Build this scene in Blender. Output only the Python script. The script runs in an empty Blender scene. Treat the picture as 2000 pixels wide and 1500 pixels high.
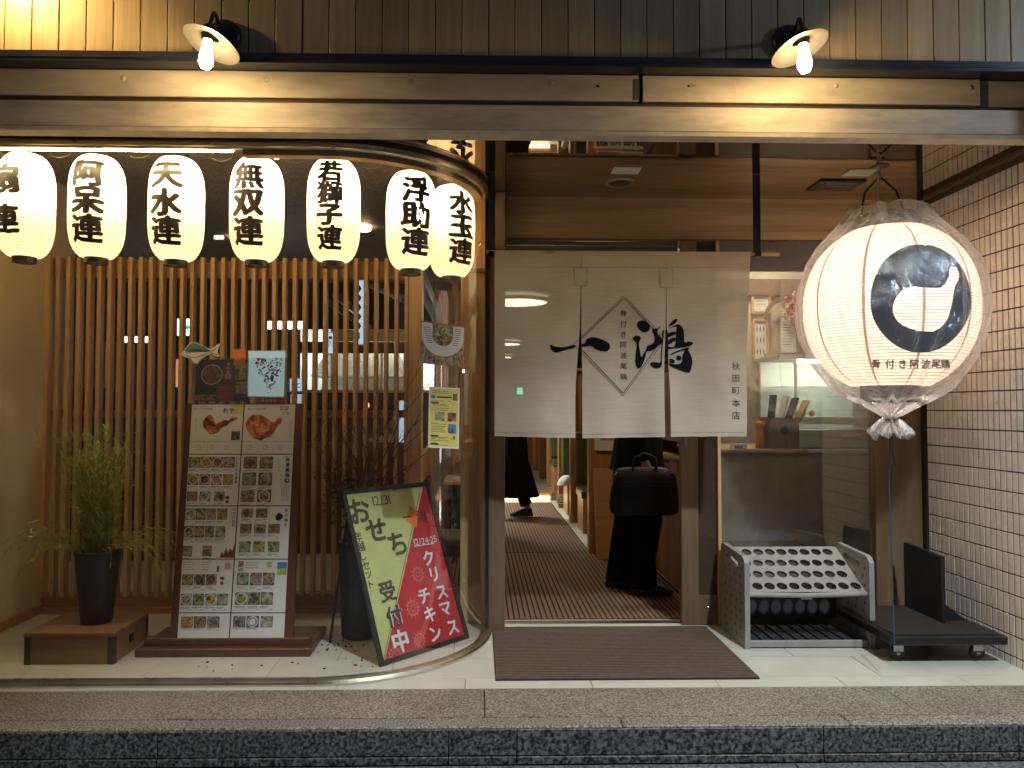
import bpy, bmesh, math, random
from mathutils import Vector, Matrix, Euler
from mathutils.geometry import tessellate_polygon
random.seed(7)
S = bpy.context.scene
COL = S.collection
PI = math.pi
R = math.radians

# ---------------------------------------------------------------- camera
F = 1480.0
YAW, PITCH, ROLL = R(-1.25), R(1.93), R(0.10)
SHX = 33.0
cam_data = bpy.data.cameras.new('camera')
cam = bpy.data.objects.new('camera', cam_data)
COL.objects.link(cam)
cam.location = (0, 0, 1.3)
CR = Matrix.Rotation(YAW, 3, 'Z') @ Matrix.Rotation(R(90) + PITCH, 3, 'X') @ Matrix.Rotation(ROLL, 3, 'Z')
cam.rotation_euler = CR.to_euler()
cam_data.sensor_width = 36
cam_data.lens = F / 2000 * 36
cam_data.shift_x = SHX / 2000
cam_data.clip_start = 0.05
cam_data.clip_end = 200
S.camera = cam
CO = Vector((0, 0, 1.3))

def ray(px, py):
    return CR @ Vector(((px - 1000 + SHX) / F, -(py - 750) / F, -1))
def at(px, py, Y):            # point on the plane at depth Y
    d = ray(px, py); return CO + d * (Y / d.y)
def fl(px, py, z=0.0):        # point on a level plane
    d = ray(px, py); return CO + d * ((z - 1.3) / d.z)
def X(px, Y, py=800): return at(px, py, Y).x
def Z(py, Y, px=935): return at(px, py, Y).z

# ---------------------------------------------------------------- world and exposure
W = bpy.data.worlds.new('World'); S.world = W; W.use_nodes = True
nt = W.node_tree; nt.nodes.clear()
o_ = nt.nodes.new('ShaderNodeOutputWorld'); b_ = nt.nodes.new('ShaderNodeBackground')
b_.inputs[0].default_value = (0.46, 0.54, 0.76, 1); b_.inputs[1].default_value = 0.115
nt.links.new(b_.outputs[0], o_.inputs[0])
S.view_settings.view_transform = 'Standard'
S.view_settings.look = 'None'
S.view_settings.exposure = 0.16
S.view_settings.gamma = 1.0
S.view_settings.use_curve_mapping = False
S.cycles.use_denoising = True
try: S.cycles.denoiser = 'OPENIMAGEDENOISE'
except Exception: pass
S.cycles.max_bounces = 7
S.cycles.diffuse_bounces = 3
S.cycles.glossy_bounces = 4
S.cycles.transmission_bounces = 5
S.cycles.transparent_max_bounces = 24
S.cycles.sample_clamp_indirect = 4.0
S.cycles.caustics_reflective = False
S.cycles.caustics_refractive = False

# ---------------------------------------------------------------- object helpers
def tag(o, label=None, cat=None, group=None, kind=None):
    if label: o['label'] = label
    if cat: o['category'] = cat
    if group: o['group'] = group
    if kind: o['kind'] = kind
    return o
def thing(name, label, cat, loc=(0, 0, 0), group=None):
    o = bpy.data.objects.new(name, None); COL.objects.link(o)
    o.location = loc; o.empty_display_size = 0.1
    return tag(o, label, cat, group)
def struct(name, loc=(0, 0, 0)):
    o = bpy.data.objects.new(name, None); COL.objects.link(o); o.location = loc
    o['kind'] = 'structure'; return o
def copy_tree(o, parent=None):
    c = o.copy(); COL.objects.link(c)
    if parent: c.parent = parent
    for ch in list(o.children): copy_tree(ch, c)
    return c

class MB:
    """collects shapes and links them as one mesh object"""
    def __init__(s): s.v = []; s.f = []; s.m = []; s.sm = []
    def add(s, vs, fs, mi=0, smooth=False):
        n = len(s.v); s.v += [Vector(v) for v in vs]
        for f in fs: s.f.append([i + n for i in f]); s.m.append(mi); s.sm.append(smooth)
        return s
    def box(s, a, b, mi=0, rot=None, bev=0.0):
        x0, y0, z0 = a; x1, y1, z1 = b
        if x0 > x1: x0, x1 = x1, x0
        if y0 > y1: y0, y1 = y1, y0
        if z0 > z1: z0, z1 = z1, z0
        c = Vector(((x0 + x1) / 2, (y0 + y1) / 2, (z0 + z1) / 2))
        if bev <= 0:
            vs = [Vector((x, y, z)) for x in (x0, x1) for y in (y0, y1) for z in (z0, z1)]
            fs = [(0, 1, 3, 2), (4, 6, 7, 5), (0, 4, 5, 1), (2, 3, 7, 6), (0, 2, 6, 4), (1, 5, 7, 3)]
        else:
            bm = bmesh.new(); bmesh.ops.create_cube(bm, size=1)
            for v in bm.verts: v.co = Vector((v.co.x * (x1 - x0), v.co.y * (y1 - y0), v.co.z * (z1 - z0))) + c
            bmesh.ops.bevel(bm, geom=bm.edges[:], offset=bev, segments=1, affect='EDGES')
            bm.verts.index_update()
            vs = [v.co.copy() for v in bm.verts]; fs = [[v.index for v in f.verts] for f in bm.faces]; bm.free()
        if rot is not None: vs = [rot @ (v - c) + c for v in vs]
        return s.add(vs, fs, mi)
    def quad(s, a, b, c, d, mi=0): return s.add([a, b, c, d], [(0, 1, 2, 3)], mi)
    def tube(s, pts, r, n=8, mi=0, caps=True, smooth=True):
        pts = [Vector(p) for p in pts]; rs = r if isinstance(r, (list, tuple)) else [r] * len(pts)
        vs = []; fs = []; up = None
        for i, p in enumerate(pts):
            t = (pts[min(i + 1, len(pts) - 1)] - pts[max(i - 1, 0)]).normalized()
            if up is None:
                up = Vector((0, 0, 1)) if abs(t.z) < .9 else Vector((1, 0, 0))
            u = t.cross(up)
            if u.length < 1e-5: u = t.cross(Vector((0.3, 1, 0.1)))
            u.normalize(); w = u.cross(t).normalized(); up = w
            for k in range(n):
                a = 2 * PI * k / n
                vs.append(p + (u * math.cos(a) + w * math.sin(a)) * rs[i])
        for i in range(len(pts) - 1):
            for k in range(n):
                k2 = (k + 1) % n
                fs.append((i * n + k, i * n + k2, (i + 1) * n + k2, (i + 1) * n + k))
        s.add(vs, fs, mi, smooth)
        if caps:
            s.add(vs[:n], [tuple(range(n))[::-1]], mi); s.add(vs[-n:], [tuple(range(n))], mi)
        return s
    def lathe(s, prof, n=32, c=(0, 0, 0), mi=0, smooth=True, mat=None):
        c = Vector(c); vs = []; fs = []
        for (r, z) in prof:
            for k in range(n):
                a = 2 * PI * k / n
                p = Vector((r * math.cos(a), r * math.sin(a), z))
                if mat is not None: p = mat @ p
                vs.append(p + c)
        for i in range(len(prof) - 1):
            for k in range(n):
                k2 = (k + 1) % n
                fs.append((i * n + k, i * n + k2, (i + 1) * n + k2, (i + 1) * n + k))
        return s.add(vs, fs, mi, smooth)
    def loft(s, rings, mi=0, smooth=True, caps=True):
        """rings: list of (centre, rx, ry) ellipses in XY, or lists of points"""
        n = 20; vs = []; fs = []
        for rg in rings:
            c, rx, ry = rg
            for k in range(n):
                a = 2 * PI * k / n
                vs.append(Vector(c) + Vector((rx * math.cos(a), ry * math.sin(a), 0)))
        for i in range(len(rings) - 1):
            for k in range(n):
                k2 = (k + 1) % n
                fs.append((i * n + k, i * n + k2, (i + 1) * n + k2, (i + 1) * n + k))
        s.add(vs, fs, mi, smooth)
        if caps: s.add(vs[:n], [tuple(range(n))[::-1]], mi); s.add(vs[-n:], [tuple(range(n))], mi)
        return s
    def extrude(s, poly, dirv, mi=0):
        """flat polygon given a thickness"""
        n = len(poly); p = [Vector(q) for q in poly]; d = Vector(dirv)
        tris = tessellate_polygon([p])
        s.add(p, [tuple(t) for t in tris], mi); s.add([q + d for q in p], [tuple(t)[::-1] for t in tris], mi)
        vs = p + [q + d for q in p]
        s.add(vs, [(i, (i + 1) % n, (i + 1) % n + n, i + n) for i in range(n)], mi)
        return s
    def build(s, name, mats, parent=None, origin=None):
        me = bpy.data.meshes.new(name)
        o0 = Vector(origin) if origin is not None else Vector((0, 0, 0))
        me.from_pydata([v - o0 for v in s.v], [], s.f)
        if not isinstance(mats, (list, tuple)): mats = [mats]
        for m in mats: me.materials.append(m)
        me.polygons.foreach_set('material_index', s.m); me.polygons.foreach_set('use_smooth', s.sm)
        me.update()
        o = bpy.data.objects.new(name, me); COL.objects.link(o); o.location = o0
        if parent is not None: o.parent = parent
        return o

def boxpart(name, a, b, mat, parent=None, bev=0.0, rot=None):
    """box whose origin is its own centre; parent assumed at the world origin"""
    c = [(a[i] + b[i]) / 2 for i in range(3)]
    return MB().box(a, b, bev=bev, rot=rot).build(name, mat, parent, origin=c)

# ---------------------------------------------------------------- materials
def newmat(name):
    m = bpy.data.materials.new(name); m.use_nodes = True
    t = m.node_tree; t.nodes.clear()
    out = t.nodes.new('ShaderNodeOutputMaterial')
    return m, t, out
def N(t, kind, **kw):
    n = t.nodes.new('ShaderNode' + kind)
    for k, v in kw.items():
        if k.startswith('i_'):
            key = k[2:]; key = int(key) if key.isdigit() else key.replace('_', ' ')
            n.inputs[key].default_value = v
        else: setattr(n, k, v)
    return n
def c4(c): return (c[0], c[1], c[2], 1)
def coords(t, scale=(1, 1, 1), rnd=True):
    tc = N(t, 'TexCoord'); mp = N(t, 'Mapping'); mp.inputs['Scale'].default_value = scale
    if rnd:
        oi = N(t, 'ObjectInfo'); ad = N(t, 'VectorMath', operation='ADD'); mu = N(t, 'VectorMath', operation='SCALE')
        cb = N(t, 'CombineXYZ')
        t.links.new(oi.outputs['Random'], cb.inputs[0]); t.links.new(oi.outputs['Random'], cb.inputs[1]); t.links.new(oi.outputs['Random'], cb.inputs[2])
        t.links.new(cb.outputs[0], mu.inputs[0]); mu.inputs['Scale'].default_value = 37.0
        t.links.new(tc.outputs['Object'], ad.inputs[0]); t.links.new(mu.outputs[0], ad.inputs[1])
        t.links.new(ad.outputs[0], mp.inputs['Vector'])
    else: t.links.new(tc.outputs['Object'], mp.inputs['Vector'])
    return mp.outputs[0]
def plain(name, col, rough=.5, metal=0.0, var=.12, nscale=9, bump=0.0, spec=.5, coat=0.0, vscale=(1, 1, 1)):
    m, t, out = newmat(name)
    p = N(t, 'BsdfPrincipled'); p.inputs['Roughness'].default_value = rough; p.inputs['Metallic'].default_value = metal
    p.inputs['Specular IOR Level'].default_value = spec; p.inputs['Coat Weight'].default_value = coat
    v = coords(t, vscale); n = N(t, 'TexNoise', i_Scale=nscale, i_Detail=5.0, i_Roughness=.6); t.links.new(v, n.inputs['Vector'])
    r = N(t, 'ValToRGB'); r.color_ramp.elements[0].position = .3; r.color_ramp.elements[1].position = .7
    r.color_ramp.elements[0].color = c4([c * (1 - var) for c in col]); r.color_ramp.elements[1].color = c4([min(1, c * (1 + var)) for c in col])
    t.links.new(n.outputs[0], r.inputs[0]); t.links.new(r.outputs[0], p.inputs['Base Color'])
    rr = N(t, 'MapRange'); rr.inputs['To Min'].default_value = max(0, rough - .08); rr.inputs['To Max'].default_value = min(1, rough + .08)
    t.links.new(n.outputs[0], rr.inputs[0]); t.links.new(rr.outputs[0], p.inputs['Roughness'])
    if bump:
        b = N(t, 'Bump', i_Strength=bump, i_Distance=.003); t.links.new(n.outputs[0], b.inputs['Height']); t.links.new(b.outputs[0], p.inputs['Normal'])
    t.links.new(p.outputs[0], out.inputs[0])
    return m
def wood(name, c1, c2, axis='Z', scale=1.0, rough=.45, knots=0.0, pv=.12, coat=0.0):
    m, t, out = newmat(name)
    p = N(t, 'BsdfPrincipled'); p.inputs['Roughness'].default_value = rough; p.inputs['Coat Weight'].default_value = coat
    sc = {'X': (.7, 14, 14), 'Y': (14, .7, 14), 'Z': (14, 14, .7)}[axis]
    v = coords(t, [s * scale for s in sc])
    n = N(t, 'TexNoise', i_Scale=1.6, i_Detail=6.0, i_Roughness=.62, i_Distortion=.6); t.links.new(v, n.inputs['Vector'])
    n2 = N(t, 'TexNoise', i_Scale=9.0, i_Detail=3.0, i_Roughness=.7); t.links.new(v, n2.inputs['Vector'])
    mx = N(t, 'Math', operation='MULTIPLY_ADD'); mx.inputs[1].default_value = .35; t.links.new(n2.outputs[0], mx.inputs[0]); t.links.new(n.outputs[0], mx.inputs[2])
    r = N(t, 'ValToRGB'); e = r.color_ramp.elements; e[0].position = .45; e[1].position = .9; e[0].color = c4(c2); e[1].color = c4(c1)
    t.links.new(mx.outputs[0], r.inputs[0])
    oi = N(t, 'ObjectInfo'); mr = N(t, 'MapRange'); mr.inputs['To Min'].default_value = 1 - pv; mr.inputs['To Max'].default_value = 1 + pv
    t.links.new(oi.outputs['Random'], mr.inputs[0])
    hs = N(t, 'HueSaturation'); t.links.new(mr.outputs[0], hs.inputs['Value']); t.links.new(r.outputs[0], hs.inputs['Color'])
    col = hs.outputs[0]
    if knots:
        vo = N(t, 'TexVoronoi', i_Scale=knots); sc2 = {'X': (.6, 1.6, 1.6), 'Y': (1.6, .6, 1.6), 'Z': (1.6, 1.6, .6)}[axis]
        v2 = coords(t, sc2); t.links.new(v2, vo.inputs['Vector'])
        kr = N(t, 'ValToRGB'); kr.color_ramp.elements[0].position = .04; kr.color_ramp.elements[1].position = .11
        kr.color_ramp.elements[0].color = (.25, .14, .08, 1); kr.color_ramp.elements[1].color = (1, 1, 1, 1)
        t.links.new(vo.outputs['Distance'], kr.inputs[0])
        mm = N(t, 'MixRGB', blend_type='MULTIPLY'); mm.inputs[0].default_value = .8
        t.links.new(col, mm.inputs[1]); t.links.new(kr.outputs[0], mm.inputs[2]); col = mm.outputs[0]
    t.links.new(col, p.inputs['Base Color'])
    b = N(t, 'Bump', i_Strength=.25, i_Distance=.002); t.links.new(mx.outputs[0], b.inputs['Height']); t.links.new(b.outputs[0], p.inputs['Normal'])
    t.links.new(p.outputs[0], out.inputs[0])
    return m
def stone(name, base, dark, light, scale=60, rough=.6, bump=.3):
    m, t, out = newmat(name)
    p = N(t, 'BsdfPrincipled'); p.inputs['Roughness'].default_value = rough
    v = coords(t)
    n = N(t, 'TexNoise', i_Scale=scale, i_Detail=1.5, i_Roughness=.6); t.links.new(v, n.inputs['Vector'])
    r = N(t, 'ValToRGB'); e = r.color_ramp.elements; e[0].position = .40; e[0].color = c4(dark); e[1].position = .46; e[1].color = c4(base)
    e2 = e.new(.54); e2.color = c4(base); e3 = e.new(.60); e3.color = c4(light)
    t.links.new(n.outputs[0], r.inputs[0])
    n2 = N(t, 'TexNoise', i_Scale=2.5, i_Detail=4.0); t.links.new(v, n2.inputs['Vector'])
    r2 = N(t, 'MapRange'); r2.inputs['To Min'].default_value = .68; r2.inputs['To Max'].default_value = 1.3; t.links.new(n2.outputs[0], r2.inputs[0])
    hs = N(t, 'HueSaturation'); t.links.new(r.outputs[0], hs.inputs['Color']); t.links.new(r2.outputs[0], hs.inputs['Value'])
    t.links.new(hs.outputs[0], p.inputs['Base Color'])
    b = N(t, 'Bump', i_Strength=bump, i_Distance=.004); t.links.new(n.outputs[0], b.inputs['Height']); t.links.new(b.outputs[0], p.inputs['Normal'])
    t.links.new(p.outputs[0], out.inputs[0]); return m
def emit(name, col, strength):
    m, t, out = newmat(name); e = N(t, 'Emission'); e.inputs[0].default_value = c4(col); e.inputs[1].default_value = strength
    t.links.new(e.outputs[0], out.inputs[0]); return m
def glass(name, tint=(1, 1, 1), rough=.01, refl=.06, edge=.5, film=0.0, filmcol=(.5, .5, .5), bump=0.0):
    m, t, out = newmat(name)
    tr = N(t, 'BsdfTransparent'); tr.inputs[0].default_value = c4(tint)
    gl = N(t, 'BsdfGlossy'); gl.inputs['Roughness'].default_value = rough; gl.inputs[0].default_value = (1, 1, 1, 1)
    lw = N(t, 'LayerWeight'); lw.inputs[0].default_value = .35
    mr = N(t, 'MapRange'); mr.inputs['To Min'].default_value = refl; mr.inputs['To Max'].default_value = edge
    t.links.new(lw.outputs['Facing'], mr.inputs[0])
    mx = N(t, 'MixShader'); t.links.new(mr.outputs[0], mx.inputs[0])
    base = tr.outputs[0]
    if film:
        df = N(t, 'BsdfDiffuse'); df.inputs[0].default_value = c4(filmcol)
        tc = N(t, 'TexCoord'); nz = N(t, 'TexNoise', i_Scale=3.0, i_Detail=6.0); t.links.new(tc.outputs['Object'], nz.inputs['Vector'])
        fr = N(t, 'MapRange'); fr.inputs['From Min'].default_value = .35; fr.inputs['From Max'].default_value = .75
        fr.inputs['To Min'].default_value = film * .5; fr.inputs['To Max'].default_value = film * 1.6
        t.links.new(nz.outputs[0], fr.inputs[0])
        m2 = N(t, 'MixShader'); t.links.new(fr.outputs[0], m2.inputs[0])
        t.links.new(base, m2.inputs[1]); t.links.new(df.outputs[0], m2.inputs[2]); base = m2.outputs[0]
    if bump:
        tc = N(t, 'TexCoord'); nz = N(t, 'TexNoise', i_Scale=14.0, i_Detail=3.0, i_Distortion=1.2); t.links.new(tc.outputs['Object'], nz.inputs['Vector'])
        b = N(t, 'Bump', i_Strength=bump, i_Distance=.01); t.links.new(nz.outputs[0], b.inputs['Height']); t.links.new(b.outputs[0], gl.inputs['Normal'])
    t.links.new(base, mx.inputs[1]); t.links.new(gl.outputs[0], mx.inputs[2]); t.links.new(mx.outputs[0], out.inputs[0])
    return m
def paper(name, col, trans, em=0.0, emcol=(1, .8, .5), spec=0.0):
    """translucent sheet lit from behind by the bulb inside it"""
    m, t, out = newmat(name)
    df = N(t, 'BsdfDiffuse'); df.inputs[0].default_value = c4(col)
    tl = N(t, 'BsdfTranslucent'); tl.inputs[0].default_value = c4(col)
    v = coords(t, (1, 1, 1)); nz = N(t, 'TexNoise', i_Scale=40.0, i_Detail=6.0); t.links.new(v, nz.inputs['Vector'])
    r = N(t, 'ValToRGB'); r.color_ramp.elements[0].color = c4([c * .8 for c in col]); r.color_ramp.elements[1].color = c4(col); r.color_ramp.elements[0].position = .35; r.color_ramp.elements[1].position = .6
    t.links.new(nz.outputs[0], r.inputs[0]); t.links.new(r.outputs[0], tl.inputs[0])
    mx = N(t, 'MixShader'); mx.inputs[0].default_value = trans; t.links.new(df.outputs[0], mx.inputs[1]); t.links.new(tl.outputs[0], mx.inputs[2])
    last = mx.outputs[0]
    if em:
        e = N(t, 'Emission'); e.inputs[0].default_value = c4(emcol); e.inputs[1].default_value = em
        ad = N(t, 'AddShader'); t.links.new(last, ad.inputs[0]); t.links.new(e.outputs[0], ad.inputs[1]); last = ad.outputs[0]
    t.links.new(last, out.inputs[0]); return m
def food(name, cols, scale=40, rough=.5):
    """printed photograph of a dish: patches of colour"""
    m, t, out = newmat(name); p = N(t, 'BsdfPrincipled'); p.inputs['Roughness'].default_value = rough
    tc = N(t, 'TexCoord'); nz = N(t, 'TexNoise', i_Scale=scale * .6, i_Detail=3.0); t.links.new(tc.outputs['Object'], nz.inputs['Vector'])
    ad = N(t, 'MixRGB'); ad.inputs[0].default_value = .06; t.links.new(tc.outputs['Object'], ad.inputs[1]); t.links.new(nz.outputs['Color'], ad.inputs[2])
    vo = N(t, 'TexVoronoi', i_Scale=scale); t.links.new(ad.outputs[0], vo.inputs['Vector'])
    sp = N(t, 'SeparateColor'); t.links.new(vo.outputs['Color'], sp.inputs[0])
    r = N(t, 'ValToRGB'); r.color_ramp.interpolation = 'LINEAR'
    while len(r.color_ramp.elements) < len(cols): r.color_ramp.elements.new(.5)
    for i, c in enumerate(cols): r.color_ramp.elements[i].position = (i + .5) / len(cols); r.color_ramp.elements[i].color = c4(c)
    t.links.new(sp.outputs[0], r.inputs[0])
    mu = N(t, 'MixRGB', blend_type='MULTIPLY'); mu.inputs[0].default_value = .35
    t.links.new(r.outputs[0], mu.inputs[1])
    r2 = N(t, 'ValToRGB'); r2.color_ramp.elements[0].color = (1.0, 1.0, 1.0, 1); r2.color_ramp.elements[1].color = (.3, .28, .25, 1); r2.color_ramp.elements[1].position = .7
    t.links.new(vo.outputs['Distance'], r2.inputs[0]); t.links.new(r2.outputs[0], mu.inputs[2])
    t.links.new(mu.outputs[0], p.inputs['Base Color']); t.links.new(p.outputs[0], out.inputs[0]); return m

M = {}
M['siding'] = wood('siding_wood', (.43, .34, .20), (.28, .215, .125), 'Z', 1.0, .5, pv=.16)
M['lightwood'] = wood('light_cedar', (.62, .42, .21), (.42, .25, .105), 'Z', 1.2, .45, pv=.15)
M['pine'] = wood('knotty_pine', (.50, .24, .09), (.33, .13, .045), 'Z', 1.0, .4, knots=3.0, pv=.15)
M['pinex'] = wood('pine_rail', (.50, .26, .10), (.33, .14, .05), 'X', 1.0, .45, knots=3.0)
M['grainx'] = wood('striped_panel', (.68, .48, .26), (.24, .145, .075), 'X', .40, .3, pv=.02, coat=.2)
M['brownwood'] = wood('brown_stained_wood', (.20, .13, .075), (.12, .075, .042), 'Z', 1.0, .4)
M['redwood'] = wood('red_brown_wood', (.15, .05, .028), (.09, .028, .016), 'Z', 1.0, .4)
M['boxwood'] = wood('crate_wood', (.33, .18, .075), (.20, .095, .04), 'X', .8, .5)
M['tablewood'] = wood('table_wood', (.60, .40, .18), (.45, .27, .11), 'X', .8, .35)
M['boardwood'] = wood('smooth_board', (.55, .30, .15), (.40, .19, .085), 'X', .5, .4)
M['floorwood'] = wood('floor_wood', (.22, .12, .06), (.13, .065, .03), 'Y', .8, .35)
M['plaster'] = plain('cream_plaster', (.66, .56, .38), .8, var=.06, nscale=4, bump=.2)
M['concrete'] = plain('painted_concrete', (.50, .46, .38), .7, var=.22, nscale=7, bump=.5, vscale=(.5, 1, 1.6))
M['concrete2'] = plain('weathered_beam', (.42, .38, .31), .65, var=.3, nscale=9, bump=.7, vscale=(.4, 1, 1.6))
M['navy'] = plain('dark_blue_steel', (.022, .026, .04), .35, .3, var=.2)
M['blackmetal'] = plain('black_metal', (.012, .012, .014), .35, .4, var=.2)
M['blackplastic'] = plain('black_plastic', (.012, .012, .014), .4, 0, var=.2)
M['potblack'] = plain('matt_black_pot', (.012, .014, .022), .45, 0, var=.2)
M['chrome'] = plain('polished_steel', (.74, .68, .54), .3, 1.0, var=.08)
M['darkchrome'] = plain('dark_steel', (.10, .10, .11), .25, 1.0, var=.1)
M['steel'] = plain('brushed_steel', (.45, .45, .43), .3, 1.0, var=.1, vscale=(.2, 1, 6))
M['tilefloor'] = plain('porcelain_floor', (.60, .60, .53), .35, var=.09, nscale=6, bump=.06)
M['walltile'] = plain('wall_tile', (.78, .72, .64), .28, var=.07, nscale=5, coat=.2)
M['grout'] = plain('dark_grout', (.055, .036, .026), .9)
M['joint'] = plain('tile_joint', (.06, .055, .05), .9)
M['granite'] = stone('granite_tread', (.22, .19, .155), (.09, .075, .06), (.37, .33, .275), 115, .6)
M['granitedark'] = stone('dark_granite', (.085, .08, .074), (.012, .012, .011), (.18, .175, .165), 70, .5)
M['road'] = stone('road_paving', (.12, .13, .14), (.06, .065, .07), (.2, .21, .22), 60, .6)
M['blackceil'] = plain('black_textured_ceiling', (.19, .175, .14), .55, 0, var=.6, nscale=55, bump=1.0)
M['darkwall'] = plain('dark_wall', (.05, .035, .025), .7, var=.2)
M['white'] = plain('white_sheet', (.74, .74, .70), .35, var=.03)
M['whitematt'] = plain('white_paint', (.70, .70, .68), .6, var=.05)
M['ink'] = plain('black_ink', (.012, .011, .012), .5, var=.1)
M['greyink'] = plain('grey_print', (.18, .18, .18), .5, var=.3, nscale=200)
M['redink'] = plain('red_print', (.50, .03, .03), .5)
M['pinkink'] = plain('pink_print', (.65, .12, .2), .5)
M['purple'] = plain('purple_print', (.50, .14, .55), .5)
M['yellowp'] = plain('yellow_paper', (.72, .60, .14), .5, var=.05)
M['bluep'] = plain('blue_print', (.05, .22, .50), .5)
M['grey'] = plain('grey_plastic', (.30, .29, .27), .45, var=.12, nscale=12)
M['greyd'] = plain('shaded_grey_plastic', (.04, .04, .042), .5, var=.2)  # darkened grey plastic, shade of the holes and tray put into its colour
M['matbrown'] = plain('brown_ribbed_mat', (.115, .078, .062), .85, var=.2, nscale=30)
M['matdark'] = plain('mat_groove', (.02, .013, .011), .9)
M['carpet'] = plain('corridor_mat', (.20, .105, .058), .8, var=.2, nscale=25)
M['green'] = plain('green_vinyl', (.07, .085, .028), .35, var=.15)
M['black'] = plain('black_cloth', (.006, .006, .008), .9, var=.2, spec=.08)
M['leather'] = plain('black_leather', (.006, .006, .007), .45, var=.2, spec=.25)
M['shoe'] = plain('black_shoe', (.008, .009, .012), .3)
M['skin'] = plain('skin', (.48, .28, .19), .5, var=.05)
M['hair'] = plain('dark_hair', (.02, .014, .01), .5)
M['shirt'] = plain('white_shirt', (.62, .60, .56), .8)
M['denim'] = plain('navy_cloth', (.03, .045, .10), .8)
M['stem'] = plain('plant_stem', (.34, .30, .08), .6)
M['leaf'] = plain('plant_leaf', (.42, .45, .075), .5, var=.3, nscale=20)
M['redleaf'] = plain('dried_red_leaf', (.10, .014, .018), .6, var=.4)
M['twig'] = plain('dark_twig', (.05, .03, .02), .7)
M['orange'] = plain('orange_bottle', (.60, .22, .05), .3)
M['orangep'] = plain('orange_print', (.75, .20, .03), .5)
M['pagebrown'] = plain('maroon_print', (.20, .03, .035), .5)
M['redornament'] = plain('red_ornament', (.45, .03, .03), .4, var=.3)
M['gold'] = plain('gold_ornament', (.65, .42, .1), .35, .6, var=.2)
M['bamboo'] = plain('bamboo_rod', (.45, .26, .09), .4, vscale=(.3, 1, 1))
M['soil'] = plain('soil_crumbs', (.03, .02, .012), .9)
M['glass'] = glass('window_glass', (.97, .98, .97), .0, .03, .5, film=.012, filmcol=(.4, .32, .24))
M['glassr'] = glass('side_window_glass', (.93, .94, .93), .03, .06, .5, film=.035, filmcol=(.42, .37, .30))
M['filmclear'] = glass('clear_film', (.95, .97, .97), .05, .08, .6, film=.04, filmcol=(.7, .72, .75))
# ---------------------------------------------------------------- lettering
_fc = {}
def glyph(ch, bold=0.0):
    """flat triangles of one character, em square centred on the origin"""
    k = (ch, bold)
    if k in _fc: return _fc[k]
    cu = bpy.data.curves.new('letter', 'FONT'); cu.body = ch; cu.size = 1.0; cu.resolution_u = 3; cu.offset = 0
    cu.fill_mode = 'FRONT' if hasattr(cu, 'fill_mode') else cu.fill_mode
    ob = bpy.data.objects.new('letter', cu); COL.objects.link(ob)
    dg = bpy.context.evaluated_depsgraph_get(); dg.update()
    me = bpy.data.meshes.new_from_object(ob.evaluated_get(dg))
    vs = [Vector((v.co.x, v.co.y, 0)) for v in me.vertices]; fs = [tuple(p.vertices) for p in me.polygons]
    bpy.data.objects.remove(ob); bpy.data.curves.remove(cu); bpy.data.meshes.remove(me)
    if vs:
        x0 = min(v.x for v in vs); x1 = max(v.x for v in vs); y0 = min(v.y for v in vs); y1 = max(v.y for v in vs)
        if ord(ch) > 0x2000: cx, cy = (x0 + x1) / 2 * .5 + .25 * 1.0, (y0 + y1) / 2
        else: cx, cy = (x0 + x1) / 2, (y0 + y1) / 2
        cx = (x0 + x1) / 2
        vs = [v - Vector((cx, cy, 0)) for v in vs]
        _fc[k] = (vs, fs, x1 - x0, y1 - y0)
    else: _fc[k] = ([], [], .3, 0)
    return _fc[k]
def cut_grid(vs, fs, nx, ny, weld=True):
    bm = bmesh.new(); bv = [bm.verts.new(v) for v in vs]
    for f in fs:
        try: bm.faces.new([bv[i] for i in f])
        except ValueError: pass
    xs = [v.x for v in vs]; ys = [v.y for v in vs]
    for i in range(1, nx):
        x = min(xs) + (max(xs) - min(xs)) * i / nx
        bmesh.ops.bisect_plane(bm, geom=bm.verts[:] + bm.edges[:] + bm.faces[:], plane_co=(x, 0, 0), plane_no=(1, 0, 0))
    for i in range(1, ny):
        y = min(ys) + (max(ys) - min(ys)) * i / ny
        bmesh.ops.bisect_plane(bm, geom=bm.verts[:] + bm.edges[:] + bm.faces[:], plane_co=(0, y, 0), plane_no=(0, 1, 0))
    bm.verts.index_update()
    r = [v.co.copy() for v in bm.verts], [tuple(v.index for v in f.verts) for f in bm.faces]
    bm.free(); return r
def brush(v, seed, amp):
    from mathutils import noise
    p = Vector((v.x * 4.2 + seed, v.y * 4.2, seed * 1.7))
    n = noise.noise_vector(p)
    return Vector((v.x + n.x * amp, v.y + n.y * amp, 0))
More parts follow.
